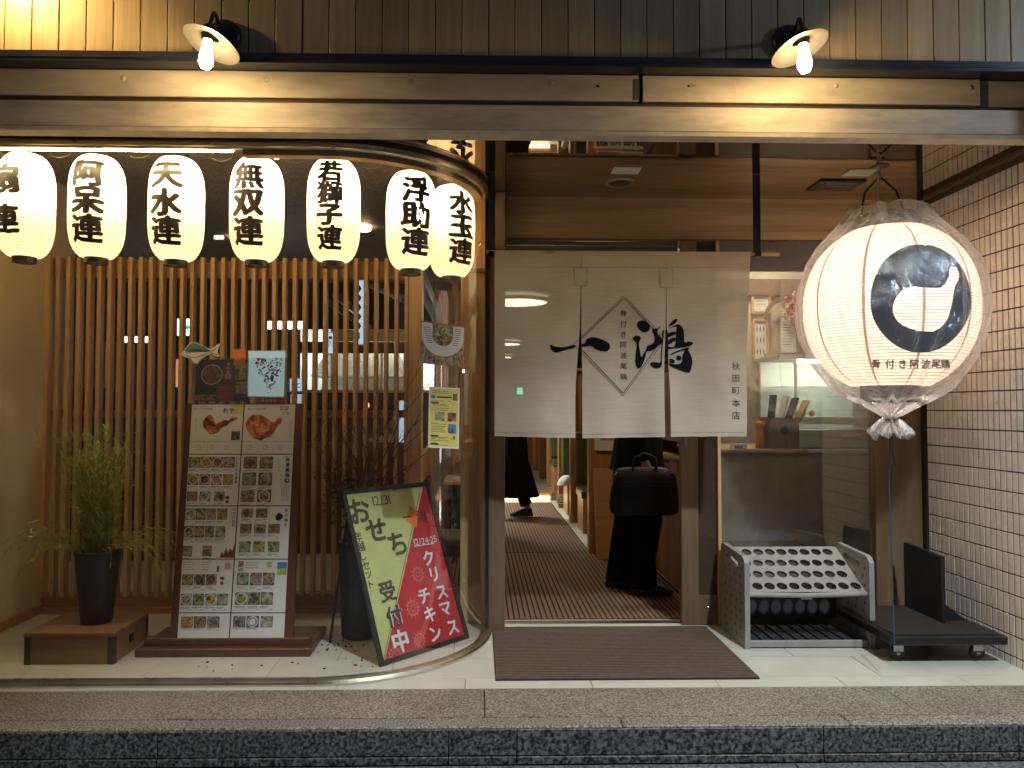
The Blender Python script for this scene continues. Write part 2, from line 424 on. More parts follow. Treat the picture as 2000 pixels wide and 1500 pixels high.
def letters(mb, chars, size, pitch, bold=0.0, vertical=True, fn=None, mi=0, wx=1.0, wy=1.0, amp=0.0, cut=None, start=(0, 0), lift=None):
    """lay characters out in a column (or row) and pass each vertex through fn(u, v) -> point"""
    x, y = start
    for i, ch in enumerate(chars):
        vs, fs, w, h = glyph(ch, 0.0)
        if cut and vs: vs, fs = cut_grid(vs, fs, cut, cut)
        qs = [brush(v, ord(ch) % 97 + i, amp) if amp else v for v in vs]
        bold_ = bold; bold = bold * (.78 if ch in '連獅無鶏' else 1.0)
        sh_ = [(0, 0)] if bold < .012 else [(bold * math.cos(a), bold * .8 * math.sin(a)) for a in [2 * PI * k / (8 if bold > .02 else 4) for k in range(8 if bold > .02 else 4)]]
        for k, (dx, dy) in enumerate(sh_):
            out = [fn(x + (q.x + dx) * size * wx, y + (q.y + dy) * size * wy) for q in qs]
            if lift: out = [lift(p, k) for p in out]
            mb.add(out, fs, mi)
        bold = bold_
        if vertical: y -= pitch
        elif pitch: x += pitch
        else:
            nw = glyph(chars[i + 1], 0.0)[2] if i + 1 < len(chars) else 0
            x += (w + nw) / 2 * size * wx + size * .09
    return mb
def plane_fn(o, ux, uy, off=0.0):
    o = Vector(o); ux = Vector(ux).normalized(); uy = Vector(uy).normalized(); n = ux.cross(uy).normalized()
    return lambda u, v: o + ux * u + uy * v + n * off

# ================================================================ THE SETTING
YF = 3.45      # street face of the beam
YD = 4.60      # plane of the door and the side window
ZC = 2.602      # underside of the polished porch ceiling
XR = 2.735      # tiled wall
XL = -2.79     # plastered wall of the display bay
ZI = 2.80      # black ceiling indoors

road = struct('road')
k = 0
for r in range(0, 12):
    for c in range(-13, 14):
        y1 = 3.125 - r * .30; x0 = c * .6 + (.3 if r % 2 else 0) + .1
        if r < 3 and abs(c) < 6:
            boxpart('paving_stone', (x0, y1 - .294, -.20), (x0 + .594, y1, -.1455 + random.uniform(-.0015, .0015)), M['road'], road)
MB().box((-30, -12, -.4), (30, 3.2, -.157)).build('ground', M['road'], road)

kerb = struct('granite_step')
for (a, b) in ((-6.2, -4.3), (-4.3, -2.05), (-2.05, -1.36), (-1.36, .03), (.03, 1.9), (1.9, 3.6), (3.6, 6)):
    boxpart('tread_slab', (a + .002, 3.252, -.03), (b - .002, 3.573, 0), M['granite'], kerb, bev=.002)
for (a, b) in ((-6.2, -4.2), (-4.2, -2.0), (-2.0, -1.2), (-1.2, .6), (.6, 1.55), (1.55, 2.5), (2.5, 4.2), (4.2, 6)):
    boxpart('nosing_slab', (a + .002, 3.158, -.1), (b - .002, 3.249, -.001), M['granite'], kerb, bev=.006)
for (a, b) in ((-6.2, -2.3), (-2.3, -1.3), (-1.3, -.12), (-.12, .16), (.16, 1.43), (1.43, 2.25), (2.25, 3.3), (3.3, 6)):
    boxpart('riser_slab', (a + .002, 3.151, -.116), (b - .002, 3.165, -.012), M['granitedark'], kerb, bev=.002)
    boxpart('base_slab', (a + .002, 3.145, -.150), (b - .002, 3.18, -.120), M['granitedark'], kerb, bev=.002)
MB().box((-6.2, 3.17, -.3), (6, 3.575, -.033)).build('step_core', M['joint'], kerb)

# porch and display floor: porcelain slabs with open joints
pf = struct('porch_floor')
MB().box((-3.4, 3.577, -.2), (2.78, 5.08, -.008)).build('floor_bed', M['joint'], pf)
rows = [3.577, 3.712, 4.012, 4.312, 4.612, 5.04]
for i in range(5):
    off = [-.06, .17, -.13, .24, .02][i]
    for c in range(-6, 6):
        x0 = off + c * .6; x1 = x0 + .6
        x0 = max(x0, -3.4); x1 = min(x1, XR)
        if x1 - x0 < .05: continue
        z = random.uniform(-.0006, .0006)
        boxpart('floor_tile', (x0 + .0016, rows[i] + .0016, -.03), (x1 - .0016, rows[i + 1] - .0016, z), M['tilefloor'], pf)
# indoor floor
fi = struct('indoor_floor')
MB().box((-6, 5.09, -.2), (4, 10.9, -.004)).build('dining_floor', M['tilefloor'], fi)
MB().box((-.6, 10.9, -.2), (3.6, 34, .11)).build('raised_corridor', plain('corridor_boards', (.20, .13, .09), .4, var=.15), fi)
MB().box((-6, 10.9, -.2), (-.6, 34, .10)).build('raised_dining_floor', M['floorwood'], fi)
MB().box((-.6, 10.885, 0), (1.05, 10.9, .112)).build('step_riser', M['pine'], fi)

# ceilings
pc = struct('polished_porch_ceiling')
m, t, out = newmat('mirror_panel')
gl = N(t, 'BsdfGlossy'); gl.inputs[0].default_value = (.74, .68, .58, 1); gl.inputs[1].default_value = .015
tc = N(t, 'TexCoord'); nz = N(t, 'TexNoise', i_Scale=1.6, i_Detail=1.0); t.links.new(tc.outputs['Object'], nz.inputs['Vector'])
bp = N(t, 'Bump', i_Strength=.10, i_Distance=.03); t.links.new(nz.outputs[0], bp.inputs['Height']); t.links.new(bp.outputs[0], gl.inputs['Normal'])
df = N(t, 'BsdfDiffuse'); df.inputs[0].default_value = (.10, .07, .045, 1); mx = N(t, 'MixShader'); mx.inputs[0].default_value = .12
t.links.new(gl.outputs[0], mx.inputs[1]); t.links.new(df.outputs[0], mx.inputs[2]); t.links.new(mx.outputs[0], out.inputs[0])
M['mirror'] = m
RC = Vector((-.80, 4.49)); RR = .85     # curve of the window in plan
def arc_pts(r, n=28, a0=0, a1=PI / 2): return [(RC.x + r * math.sin(a0 + (a1 - a0) * i / n), RC.y - r * math.cos(a0 + (a1 - a0) * i / n)) for i in range(n + 1)]
def bay_path(off=0.0, n=28):
    """window line in plan, offset outwards by off"""
    return [(-3.6, RC.y - RR - off)] + [(-2.2, RC.y - RR - off)] + arc_pts(RR + off, n)
poly = [Vector((x, y, ZC)) for x, y in bay_path(.0)] + [Vector((.05, 4.7, ZC)), Vector((XR + .1, 4.7, ZC)), Vector((XR + .1, 3.541, ZC)), Vector((-3.6, 3.541, ZC))]
MB().extrude(poly[::-1], (0, 0, .012)).build('ceiling_panel', M['mirror'], pc)
ci = struct('indoor_ceiling')
MB().box((-7, 3.66, ZI), (4.5, 34, ZI + .1)).build('black_ceiling', M['blackceil'], ci)
MB().box((-.45, 4.72, 2.56), (1.05, 34, 2.59)).build('corridor_ceiling', plain('corridor_ceiling', (.10, .075, .05), .6), ci)
# outer shell of the rooms
wl = struct('indoor_walls')
MB().box((XL - .1, 3.66, 0), (XL, 5.17, ZI)).build('bay_side_wall', M['plaster'], wl)
MB().box((-6.2, 3.70, -.1), (XL - .1, 3.80, ZI)).build('outer_side_wall', M['plaster'], wl)
MB().box((XL, 3.7, 0), (XL + .015, 4.92, .055)).build('skirting', M['pinex'], wl)
MB().box((-6.2, 5.17, 0), (XL, 5.27, ZI)).build('return_wall', M['plaster'], wl)
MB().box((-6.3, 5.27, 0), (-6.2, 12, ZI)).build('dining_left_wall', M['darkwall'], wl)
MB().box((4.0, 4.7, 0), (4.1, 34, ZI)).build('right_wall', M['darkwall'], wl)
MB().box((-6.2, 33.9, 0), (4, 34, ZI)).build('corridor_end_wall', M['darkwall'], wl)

# ================================================================ FACADE
sid = thing('wood_siding', 'vertical brown timber boards above the steel flashing, the whole width of the shopfront', 'wood cladding')
XS = 3.415
MB().box((-4.2, XS + .02, 2.86), (4.4, XS + .10, 4.6)).build('backing_wall', M['darkwall'], sid)
w_ = .1215; x = -4.2 + .05; proto = None
MBp = MB().box((-w_ / 2 + .0022, -.01, 0), (w_ / 2 - .0022, .01, 1.75), bev=.0025)
while x < 4.4:
    if proto is None: proto = MBp.build('plank', M['siding'], sid); o = proto
    else: o = proto.copy(); COL.objects.link(o); o.parent = sid
    o.location = (x, XS + .01 + random.uniform(-.0012, .0012), 2.868); x += w_
fsh = thing('steel_flashing', 'dark blue folded steel ledge running under the timber boards', 'flashing')
MB().box((-4.2, 3.30, 2.838), (4.4, 3.405, 2.866)).build('ledge', M['navy'], fsh)
MB().box((-4.2, 3.302, 2.822), (4.4, 3.308, 2.838)).build('drip_edge', M['navy'], fsh)
MB().box((-4.2, 3.406, 2.852), (4.4, 3.46, 2.866)).build('back_plate', M['navy'], fsh)

bm_ = thing('facade_beam', 'weathered painted concrete lintel beam across the shopfront, stained grey and tan', 'beam')
XJ = X(1250, YF, 170); XE = X(1915, YF, 170)
boxpart('upper_board', (-4.2, YF, 2.728), (XJ - .006, YF + .085, 2.851), M['concrete'], bm_, bev=.003)
boxpart('upper_board', (XJ + .012, YF, 2.728), (XE, YF + .085, 2.851), M['concrete'], bm_, bev=.003)
boxpart('upper_board', (XE + .004, YF + .02, 2.728), (4.4, YF + .085, 2.851), M['concrete2'], bm_)
boxpart('shadow_gap', (-4.2, YF + .025, 2.704), (4.4, YF + .085, 2.7275), M['darkwall'], bm_)
boxpart('lower_board', (-4.2, YF - .006, 2.585), (4.4, YF + .086, 2.7035), M['concrete2'], bm_, bev=.004)
mb = MB()
mb.add([(-4.2, YF - .004, 2.5845), (4.4, YF - .004, 2.5845), (4.4, YF + .006, 2.570), (-4.2, YF + .006, 2.570), (-4.2, YF + .086, 2.570), (4.4, YF + .086, 2.570), (4.4, YF + .086, 2.5845), (-4.2, YF + .086, 2.5845)],
       [(3, 2, 1, 0), (4, 5, 2, 3), (0, 1, 6, 7), (7, 6, 5, 4)])
mb.build('bottom_lip', plain('pale_lip', (.62, .55, .42), .6, var=.2), bm_)  # underside paler than the beam, lantern glow put into its colour
boxpart('joint_plate', (XJ - .03, YF - .003, 2.734), (XJ - .004, YF + .01, 2.832), plain('grey_plate', (.10, .11, .13), .5), bm_)
boxpart('joint_sealant', (XJ - .005, YF + .01, 2.728), (XJ + .011, YF + .05, 2.851), M['ink'], bm_)
for px in (241, 520, 801, 1078, 1355, 1633, 1895):
    c = at(px, 160, YF)
    cyl = MB().lathe([(.0, -.004), (.011, -.004), (.0125, -.001), (.0125, .01)], 16, mat=Matrix.Rotation(R(-90), 3, 'X'))
    cyl.build('bolt_plug', M['concrete'], bm_).location = (c.x, YF + .001, 2.812)
for px in (1168, 1345):
    c = at(px, 168, YF)
    MB().lathe([(.0, -.002), (.006, -.002), (.006, .004)], 10, mat=Matrix.Rotation(R(-90), 3, 'X')).build('drilled_hole', M['ink'], bm_).location = (c.x, YF - .0005, c.z)

# gooseneck wall lamps
M['bulb'] = emit('lamp_filament_glow', (1.0, .66, .30), 250.0)
M['shadewhite'] = plain('worn_grey_enamel', (.038, .037, .033), .35)
def wall_lamp(px, py, bx, by, tilt, label, Y=3.2, glow=None):
    """wall plate at (px, py), bulb at (bx, by)"""
    c = at(px, py, XS); b = at(bx, by, Y)
    t = thing('wall_lamp', label, 'wall lamp', (c.x, XS, c.z), 'gooseneck lamps on the facade')
    pl = MB().lathe([(0, .0), (.072, 0), (.076, -.008), (.070, -.022), (.045, -.034), (0, -.036)][::-1], 28, mat=Matrix.Rotation(R(90), 3, 'X').inverted())
    mb = MB(); Rm = Matrix.Rotation(R(90), 3, 'X')
    mb.lathe([(0, .036), (.045, .034), (.070, .022), (.076, .008), (.072, 0)], 28, mat=Rm)
    mb.build('wall_plate', M['blackmetal'], t)
    Rt = Matrix.Rotation(R(tilt), 3, 'Y') @ Matrix.Rotation(R(-11), 3, 'X')
    d = Vector((b.x - c.x, b.y - XS, b.z - c.z))
    Rv = Matrix.Rotation(R(tilt * .2), 3, 'Y')
    neck = d + Rv @ Vector((0, 0, .112))
    pts = [Vector((0, -.03, 0)), Vector((0, -.09, .012)), Vector((neck.x * .4, neck.y * .6, max(neck.z, 0) + .004)), Vector((neck.x * .85, neck.y * .93, neck.z + .014)), neck]
    # smooth the arm
    sp = []
    for i in range(len(pts) - 1):
        p0 = pts[max(i - 1, 0)]; p1 = pts[i]; p2 = pts[i + 1]; p3 = pts[min(i + 2, len(pts) - 1)]
        for s_ in range(5):
            q = s_ / 5
            sp.append(.5 * ((2 * p1) + (-p0 + p2) * q + (2 * p0 - 5 * p1 + 4 * p2 - p3) * q * q + (-p0 + 3 * p1 - 3 * p2 + p3) * q ** 3))
    sp.append(pts[-1])
    MB().tube(sp, .009, 8).build('arm', M['blackmetal'], t)
    MB().lathe([(0, .125), (.02, .125), (.026, .115), (.028, .09), (.024, .06)], 20, c=d, mat=Rv).build('socket', M['blackmetal'], t)
    mb = MB(); mb.lathe([(.02, .085), (.05, .078), (.114, .056), (.118, .052)], 40, c=d, mi=0, mat=Rt)
    mb.lathe([(.118, .052), (.114, .0525), (.05, .0745), (.02, .081)], 40, c=d, mi=1, mat=Rt)
    mb.build('shade', [M['blackmetal'], M['shadewhite']], t)
    MB().lathe([(0, .075), (.014, .072), (.017, .05), (.021, .025), (.028, -.008), (.028, -.030), (.018, -.052), (0, -.058)], 20, c=d, mat=Rv).build('bulb', glow or M['bulb'], t)
wall_lamp(440, 72, 403, 108, 19, 'lit gooseneck lamp with round shade above the row of small lanterns', 3.08)
wall_lamp(1538, 82, 1571, 116, -17, 'lit gooseneck lamp with round shade above the doorway curtain', 3.08)
wall_lamp(-10, -175, -75, -150, 28, 'lit gooseneck lamp on the upper left boards', 3.2, emit('upper_lamp_glow', (1.0, .62, .22), 1100.0))

# cool street lighting: a lamp post across the step and a second on the right
def street_lamp(x, y, z, px_, col, power, size, blend, label, aim=None):
    t = thing('street_lamp', label, 'street lamp', (x + px_, y, -.157), 'street lamps by the road')
    MB().tube([(0, 0, 0), (0, 0, z + .25)], [.06, .04], 12).build('post', M['grey'], t)
    MB().tube([(0, 0, z + .22), (-px_ * .5, 0, z + .34), (-px_, 0, z + .30)], .025, 8).build('arm', M['grey'], t)
    MB().lathe([(0, z + .30), (.10, z + .28), (.16, z + .215)], 24, c=(-px_, 0, 0)).build('lamp_head', M['grey'], t)
    ld = bpy.data.lights.new('lamp_light', 'SPOT' if size else 'POINT'); ld.energy = power; ld.color = col; ld.shadow_soft_size = .12
    if size: ld.spot_size = R(size); ld.spot_blend = blend
    lo = bpy.data.objects.new('lamp_light', ld); COL.objects.link(lo); lo.parent = t; lo.location = (-px_, 0, z + .19)
    if aim: lo.rotation_euler = (Vector(aim) - Vector((x, y, z))).to_track_quat('-Z', 'Y').to_euler()
street_lamp(2.1, .3, 4.6, 2.2, (.82, .92, 1.0), 900, 70, .35, 'tall grey street lamp in the road before the shop', aim=(1.5, 1.9, 0))
street_lamp(3.9, 2.3, 3.45, 1.2, (.62, .80, 1.0), 75, 0, 0, 'low grey street lamp beside the tiled wall')

# ---- entrance frame
ef = thing('entrance_surround', 'timber entrance surround with striped header panel above the doorway curtain', 'door frame')
boxpart('header_panel', (.17, YD, 2.349), (XR - .012, YD + .06, ZC), M['grainx'], ef)
boxpart('header_edge', (.17, YD - .004, 2.337), (XR - .012, YD + .03, 2.3487), M['brownwood'], ef)
boxpart('door_jamb', (.058, 4.48, 0), (.157, 4.66, ZC), M['brownwood'], ef, bev=.004)
boxpart('bay_pillar', (-.11, 4.66, 0), (.055, 4.82, ZI), M['lightwood'], ef, bev=.003)
boxpart('cross_rail', (-.11, 4.62, 2.145), (.055, 4.66, 2.165), M['brownwood'], ef)
boxpart('door_track', (.16, 4.62, -.02), (1.33, 4.70, .004), M['steel'], ef)
boxpart('threshold', (.16, 4.565, -.02), (1.33, 4.617, .006), M['tilefloor'], ef)
boxpart('head_rail', (.17, 4.63, 2.314), (1.22, 4.66, 2.336), M['steel'], ef)
boxpart('window_post', (2.418, YD - .02, 0), (2.513, YD + .06, 2.336), M['brownwood'], ef, bev=.003)
boxpart('side_panel', (2.513, YD, 0), (XR - .02, YD + .04, 2.336), M['brownwood'], ef)
boxpart('corner_strip', (XR - .019, YD - .04, 0), (XR - .004, YD + .02, ZC), M['ink'], ef)
boxpart('window_head', (1.47, YD + .01, 2.16), (2.417, YD + .05, 2.336), plain('grey_fascia', (.13, .12, .11), .5), ef)
boxpart('window_sill', (1.47, YD - .01, 0), (2.417, YD + .05, .075), M['brownwood'], ef)
sd = thing('sliding_door', 'brown timber sliding door leaf pushed open to the right of the doorway', 'sliding door')
boxpart('stile', (1.225, YD - .03, 0.007), (1.329, YD + .02, 2.336), M['brownwood'], sd, bev=.003)
boxpart('door_panel', (1.33, YD + .0, .18), (1.449, YD + .02, 2.336), plain('dark_door_glass', (.07, .045, .03), .12, coat=.3), sd)
boxpart('bottom_rail', (1.33, YD - .012, .007), (1.449, YD + .02, .1795), M['brownwood'], sd, bev=.002)
boxpart('stile', (1.45, YD - .03, .007), (1.469, YD + .02, 2.336), M['lightwood'], sd)
p = boxpart('door_pull', (1.245, YD - .034, 1.05), (1.265, YD - .0305, 1.13), M['steel'], sd)
MB().lathe([(0, -.004), (.012, -.004), (.016, 0)], 16, mat=Matrix.Rotation(R(-90), 3, 'X')).build('lock', M['steel'], sd).location = (1.39, YD - .013, .10)
sw = thing('side_window', 'tall fixed pane right of the doorway with the display case behind it', 'window')
boxpart('pane', (1.472, YD + .02, .076), (2.416, YD + .026, 2.16), M['glassr'], sw)

# ---- tiled wall on the right
tw = thing('tiled_wall', 'beige narrow vertical tile wall with dark joints on the right of the porch', 'tiled wall')
MB().box((XR + .0008, 3.25, -.16), (XR + .25, 4.7, 3.0)).build('wall_core', M['grout'], tw)
TW_, TH_ = .0435, .1045
me_t = MB().box((-.003, -TW_ / 2 + .0035, -TH_ / 2 + .0035), (.003, TW_ / 2 - .0035, TH_ / 2 - .0035), bev=.0012)
cells = []
y = 3.27 + TW_ / 2
while y < 4.59:
    z = .045 - TH_ / 2
    while z < 2.55:
        cells.append((y, z)); z += TH_
    y += TW_
cells.sort(key=lambda c: (abs(c[0] - 3.27) * 1.2))
first = None; rest = MB()
vis = [c for c in cells if c[0] > 3.55]; oth = [c for c in cells if c[0] <= 3.55]
for i, (y, z) in enumerate(vis):
    lx = XR + random.uniform(-.0007, .0007)
    if i < 300:
        if first is None: first = me_t.build('tile', M['walltile'], tw); o = first
        else: o = first.copy(); COL.objects.link(o); o.parent = tw
        o.location = (lx, y, z)
    else:
        v0 = [v + Vector((lx, y, z)) for v in me_t.v]; rest.add(v0, me_t.f)
for (y, z) in oth:
    rest.add([v + Vector((XR, y, z)) for v in me_t.v], me_t.f)
tag(rest.build('far_tiles', M['walltile'], tw), kind='stuff')
boxpart('edge_trim', (XR - .006, 3.545, 2.588), (XR + .006, 4.6, 2.6005), M['brownwood'], tw)

# ---- curved display window
bw = thing('bay_window', 'large glass display window curving back to the door, in polished steel rails', 'display window')
def sweep(path2, prof, closed_prof=True):
    """profile [(outward offset, z)] swept along the plan line"""
    mb = MB(); vs = []; fs = []; n = len(prof); rows_ = []
    for i, (x, y) in enumerate(path2):
        if i == 0: d = Vector((path2[1][0] - x, path2[1][1] - y))
        elif i == len(path2) - 1: d = Vector((x - path2[i - 1][0], y - path2[i - 1][1]))
        else: d = Vector((path2[i + 1][0] - path2[i - 1][0], path2[i + 1][1] - path2[i - 1][1]))
        d.normalize(); nrm = Vector((d.y, -d.x))
        for (o, z) in prof: vs.append((x + nrm.x * o, y + nrm.y * o, z))
    m_ = len(path2)
    for i in range(m_ - 1):
        for k in range(n if closed_prof else n - 1):
            k2 = (k + 1) % n
            fs.append((i * n + k, (i + 1) * n + k, (i + 1) * n + k2, i * n + k2))
    mb.add(vs, fs, 0, False); return mb
P0 = bay_path(0, 36)
sweep(P0, [(-.022, 2.6), (-.022, 2.556), (.0, 2.556), (.006, 2.562), (.012, 2.564), (.012, 2.572), (.004, 2.574), (.004, 2.584), (.014, 2.586), (.014, 2.6)]).build('top_rail', M['chrome'], bw)
sweep(P0, [(.0145, 2.589), (.024, 2.589), (.024, 2.601), (.0145, 2.601)]).build('black_gasket', M['ink'], bw)
sweep(P0, [(-.03, .0), (-.03, .018), (-.012, .020), (-.010, .034), (.006, .034), (.008, .020), (.024, .018), (.028, .010), (.028, .0)]).build('bottom_rail', M['chrome'], bw)
g = sweep(P0, [(-.002, .03), (-.002, 2.56)], False); g.sm = [True] * len(g.sm); g.build('glass_pane', M['glass'], bw)
sweep([(RC.x - .35, RC.y - RR + .03)] + arc_pts(RR - .03, 36), [(-.055, 2.535), (-.055, 2.72), (.0, 2.72), (.0, 2.535)]).build('soffit_board', wood('soffit', (.50, .30, .13), (.36, .19, .08), 'X', 1, .5), bw)
boxpart('end_stile', (.036, 4.46, .03), (.057, 4.52, 2.56), M['darkchrome'], bw)
boxpart('ceiling_board', (-4.4, 3.668, 2.60), (-.8, 3.70, 2.80), M['darkwall'], bw)
# strip light behind the top rail
sl = thing('strip_light', 'long thin warm strip light tucked behind the top rail of the display window', 'strip light', (-2.0, 3.70, 2.567))
MB().box((-.76, -.014, 0), (.80, .014, .016)).build('housing', M['white'], sl)
MB().box((-.75, -.009, -.007), (.79, .009, -.0005)).build('diffuser', emit('strip_glow', (1, .70, .33), 95.0), sl)
# ================================================================ SLAT SCREEN
ss = thing('slat_screen', 'tall screen of upright timber slats behind the display', 'slat screen')
YS = 4.93
zt = Z(505, YS, 400); 
x0s, x1s = X(92, YS, 505), X(800, YS, 537)
boxpart('top_rail', (x0s, YS + .05, zt - .12), (x1s, YS + .10, zt - .004), M['pinex'], ss)
boxpart('middle_rail', (x0s, YS + .06, 1.245), (x1s, YS + .095, 1.295), M['pinex'], ss)
boxpart('bottom_rail', (x0s - .02, YS + .02, .0), (x1s + .02, YS + .10, .11), M['pinex'], ss)
boxpart('bottom_step', (x0s - .03, YS - .03, .0), (x1s + .03, YS + .018, .035), M['pinex'], ss)
n_s = 36; pr = None
for i in range(n_s):
    xx = x0s + .012 + (x1s - x0s - .03) * i / (n_s - 1)
    if pr is None: pr = MB().box((-.0125, -.03, 0), (.0125, .03, zt - .10), bev=.002).build('slat', M['lightwood'], ss); o = pr
    else: o = pr.copy(); COL.objects.link(o); o.parent = ss
    o.location = (xx, YS + .015, .105)
boxpart('end_post', (x1s, YS - .05, 0), (x1s + .085, YS + .11, zt + .02), M['lightwood'], ss, bev=.003)

# ================================================================ SMALL LANTERNS
M['lpaper'] = paper('lantern_paper', (.88, .78, .58), .62, em=.34, emcol=(1.0, .66, .30))
M['rib'] = plain('lantern_hoop', (.42, .30, .16), .6)
m, t, out = newmat('lantern_ink')
d_ = N(t, 'BsdfPrincipled'); d_.inputs['Base Color'].default_value = (.012, .01, .008, 1); d_.inputs['Roughness'].default_value = .5
tr_ = N(t, 'BsdfTransparent'); tr_.inputs[0].default_value = (1, .8, .55, 1)
mx_ = N(t, 'MixShader'); mx_.inputs[0].default_value = .035; t.links.new(d_.outputs[0], mx_.inputs[1]); t.links.new(tr_.outputs[0], mx_.inputs[2]); t.links.new(mx_.outputs[0], out.inputs[0])
M['lantern_ink'] = m
LH = .46; LR = .118
def lprof(v):
    """radius of the small lantern at height v in 0..1"""
    e = abs(2 * v - 1)
    return .052 + (LR - .052) * (1 - e ** 3.8) ** .60
def small_lantern(px, pyt, pyb, Y, text, rel, label, energy=16.0):
    c = at(px, (pyt + pyb) / 2, Y); sc = (pyb - pyt) * Y / F / LH
    t = thing('paper_lantern', label, 'paper lantern', (c.x, Y, c.z), 'small lanterns hung in the display window')
    H = LH * sc; nv = 66; prof = []
    for i in range(nv + 1):
        v = i / nv; r = lprof(v) * sc + (.0014 if i % 2 else 0); prof.append((r, (v - .5) * H))
    MB().lathe(prof, 40).build('paper_shade', M['lpaper'], t)
    hb_ = MB()
    for i in range(1, 36):
        v = i / 36; rr_ = lprof(v) * sc + .0014; zz_ = (v - .5) * H
        hb_.lathe([(rr_ - .0006, zz_ + .0009), (rr_ + .0006, zz_), (rr_ - .0006, zz_ - .0009)], 36)
    hb_.build('hoops', M['rib'], t)
    mb = MB()
    for k in range(8):
        a = 2 * PI * k / 8 + .3
        mb.tube([Vector((math.cos(a) * (lprof(i / 20) * sc - .003), math.sin(a) * (lprof(i / 20) * sc - .003), (i / 20 - .5) * H)) for i in range(21)], .0012, 4)
    mb.build('vertical_thread', M['rib'], t)
    MB().lathe([(.048, -H / 2 - .028), (.056, -H / 2 - .028), (.056, -H / 2 + .004), (.048, -H / 2 + .004), (.048, -H / 2 - .028)], 28, smooth=False).build('bottom_ring', M['blackplastic'], t)
    mb = MB().lathe([(.0, H / 2 - .012), (.03, H / 2 - .012), (.032, H / 2 + .006), (.05, H / 2 + .006), (.052, H / 2 - .004)], 24); mb.build('top_ring', M['blackplastic'], t)
    pts = [Vector((-.06 * math.cos(a), 0, H / 2 + .055 * math.sin(a))) for a in [PI * i / 12 for i in range(13)]]
    mb = MB().tube(pts, .0016, 5); mb.tube([(0, 0, H / 2 + .055), (.004, 0, H / 2 + .075), (0, 0, H / 2 + .10)], .002, 5); mb.build('wire_handle', M['blackmetal'], t)
    # lettering wrapped round the paper
    facing = rel - math.atan2(c.x, Y)
    n = len(text); size = {2: .130, 3: .126, 4: .104}[n] * sc; pitch = {2: .175, 3: .122, 4: .098}[n] * sc
    y0 = pitch * (n - 1) / 2 + .005
    def fn(u, v):
        r = lprof(min(max(v / H + .5, 0.02), .98)) * sc + .0035
        a = facing + u / (LR * sc)
        return Vector((r * math.sin(a), -r * math.cos(a), v))
    mb = MB(); letters(mb, text, size, pitch, bold=.055, vertical=True, fn=fn, wx=1.12, amp=.04, cut=7, start=(0, y0), lift=lambda p, k: Vector((p.x * (1 + .0016 * k), p.y * (1 + .0016 * k), p.z)))
    mb.build('lettering', M['lantern_ink'], t)
    ld = bpy.data.lights.new('bulb_light', 'POINT'); ld.energy = energy; ld.color = (1, .82, .56); ld.shadow_soft_size = .03
    lo = bpy.data.objects.new('bulb_light', ld); COL.objects.link(lo); lo.parent = t; lo.location = (0, 0, H * .26)
    return t
small_lantern(50, 303, 503, 3.90, '扇連', -.80, 'lit paper lantern cut by the left edge of the photo, two black characters')
small_lantern(190, 307, 505, 3.90, '阿呆連', -.37, 'lit paper lantern reading 阿呆連, second from the left edge')
small_lantern(345, 310, 510, 3.90, '天水連', -.41, 'lit paper lantern reading 天水連 with a straight 水 in the middle')
small_lantern(502, 311, 511, 3.90, '無双連', -.35, 'lit paper lantern reading 無双連 in the middle of the row')
small_lantern(652, 313, 513, 3.92, '若獅子連', -.17, 'lit paper lantern with four characters 若獅子連')
small_lantern(803, 337, 528, 4.08, '浮助連', .20, 'lit paper lantern reading 浮助連, partly behind the one by the pillar')
small_lantern(882, 364, 542, 4.38, '水玉連', .48, 'lit paper lantern reading 水玉連, rightmost of the row beside the pillar')
# cord the lanterns hang from, with spare loops
cd = thing('lantern_cord', 'thin wire with loose loops strung along the window head above the small lanterns', 'cord')
pts_px = [(-60, 285, 3.9), (50, 287, 3.9), (190, 289, 3.9), (345, 291, 3.9), (502, 293, 3.9), (652, 297, 3.92), (803, 322, 4.08), (870, 345, 4.3), (905, 372, 4.42)]
mb = MB().tube([at(*p) for p in pts_px], .002, 5)
mb.build('wire', M['blackmetal'], cd)
for (px, py, Y) in ((118, 296, 3.9), (272, 297, 3.9), (433, 303, 3.9), (576, 307, 3.9), (726, 318, 4.0)):
    c = at(px, py, Y)
    MB().tube([Vector((c.x + .055 * math.cos(a), Y + .01 * math.sin(a), c.z + .034 * math.sin(a))) for a in [2 * PI * i / 20 for i in range(21)]], .0014, 5, caps=False).build('loop', M['steel'], cd)

# ================================================================ GREAT LANTERN
BL = Vector((at(1735, 585, 3.95).x, 3.95, at(1735, 585, 3.95).z))
k_ = 3.95 / F
zt_, zb_ = (585 - 448) * k_, (585 - 757) * k_       # ends of the paper body
M['bigpaper'] = paper('great_lantern_paper', (.84, .74, .66), .60, em=.15, emcol=(1.0, .70, .50))
gl_ = thing('great_lantern', 'huge round white paper lantern with a black brush ring, hung by the tiled wall', 'paper lantern', BL)
def brad(z):
    zc = (zt_ + zb_) / 2 - .0; h = (zt_ - zb_) / 2 + .045
    e = min(abs((z - zc) / h), 1)
    return .418 * (1 - e ** 2.25) ** .52
prof = []; nv = 54
ribs = MB()
for i in range(nv + 1):
    z = zb_ + (zt_ - zb_) * i / nv
    prof.append((brad(z), z))
    if i < nv:
        zz = z + (zt_ - zb_) / nv / 2; prof.append((brad(zz) + .0022, zz))
    if 0 < i < nv: ribs.lathe([(brad(z) + .0002, z + .0016), (brad(z) + .0026, z), (brad(z) + .0002, z - .0016)], 64)
MB().lathe(prof, 64).build('paper_shade', M['bigpaper'], gl_)
ribs.build('hoops', plain('hoop_bamboo', (.20, .13, .09), .6), gl_)
mb = MB()
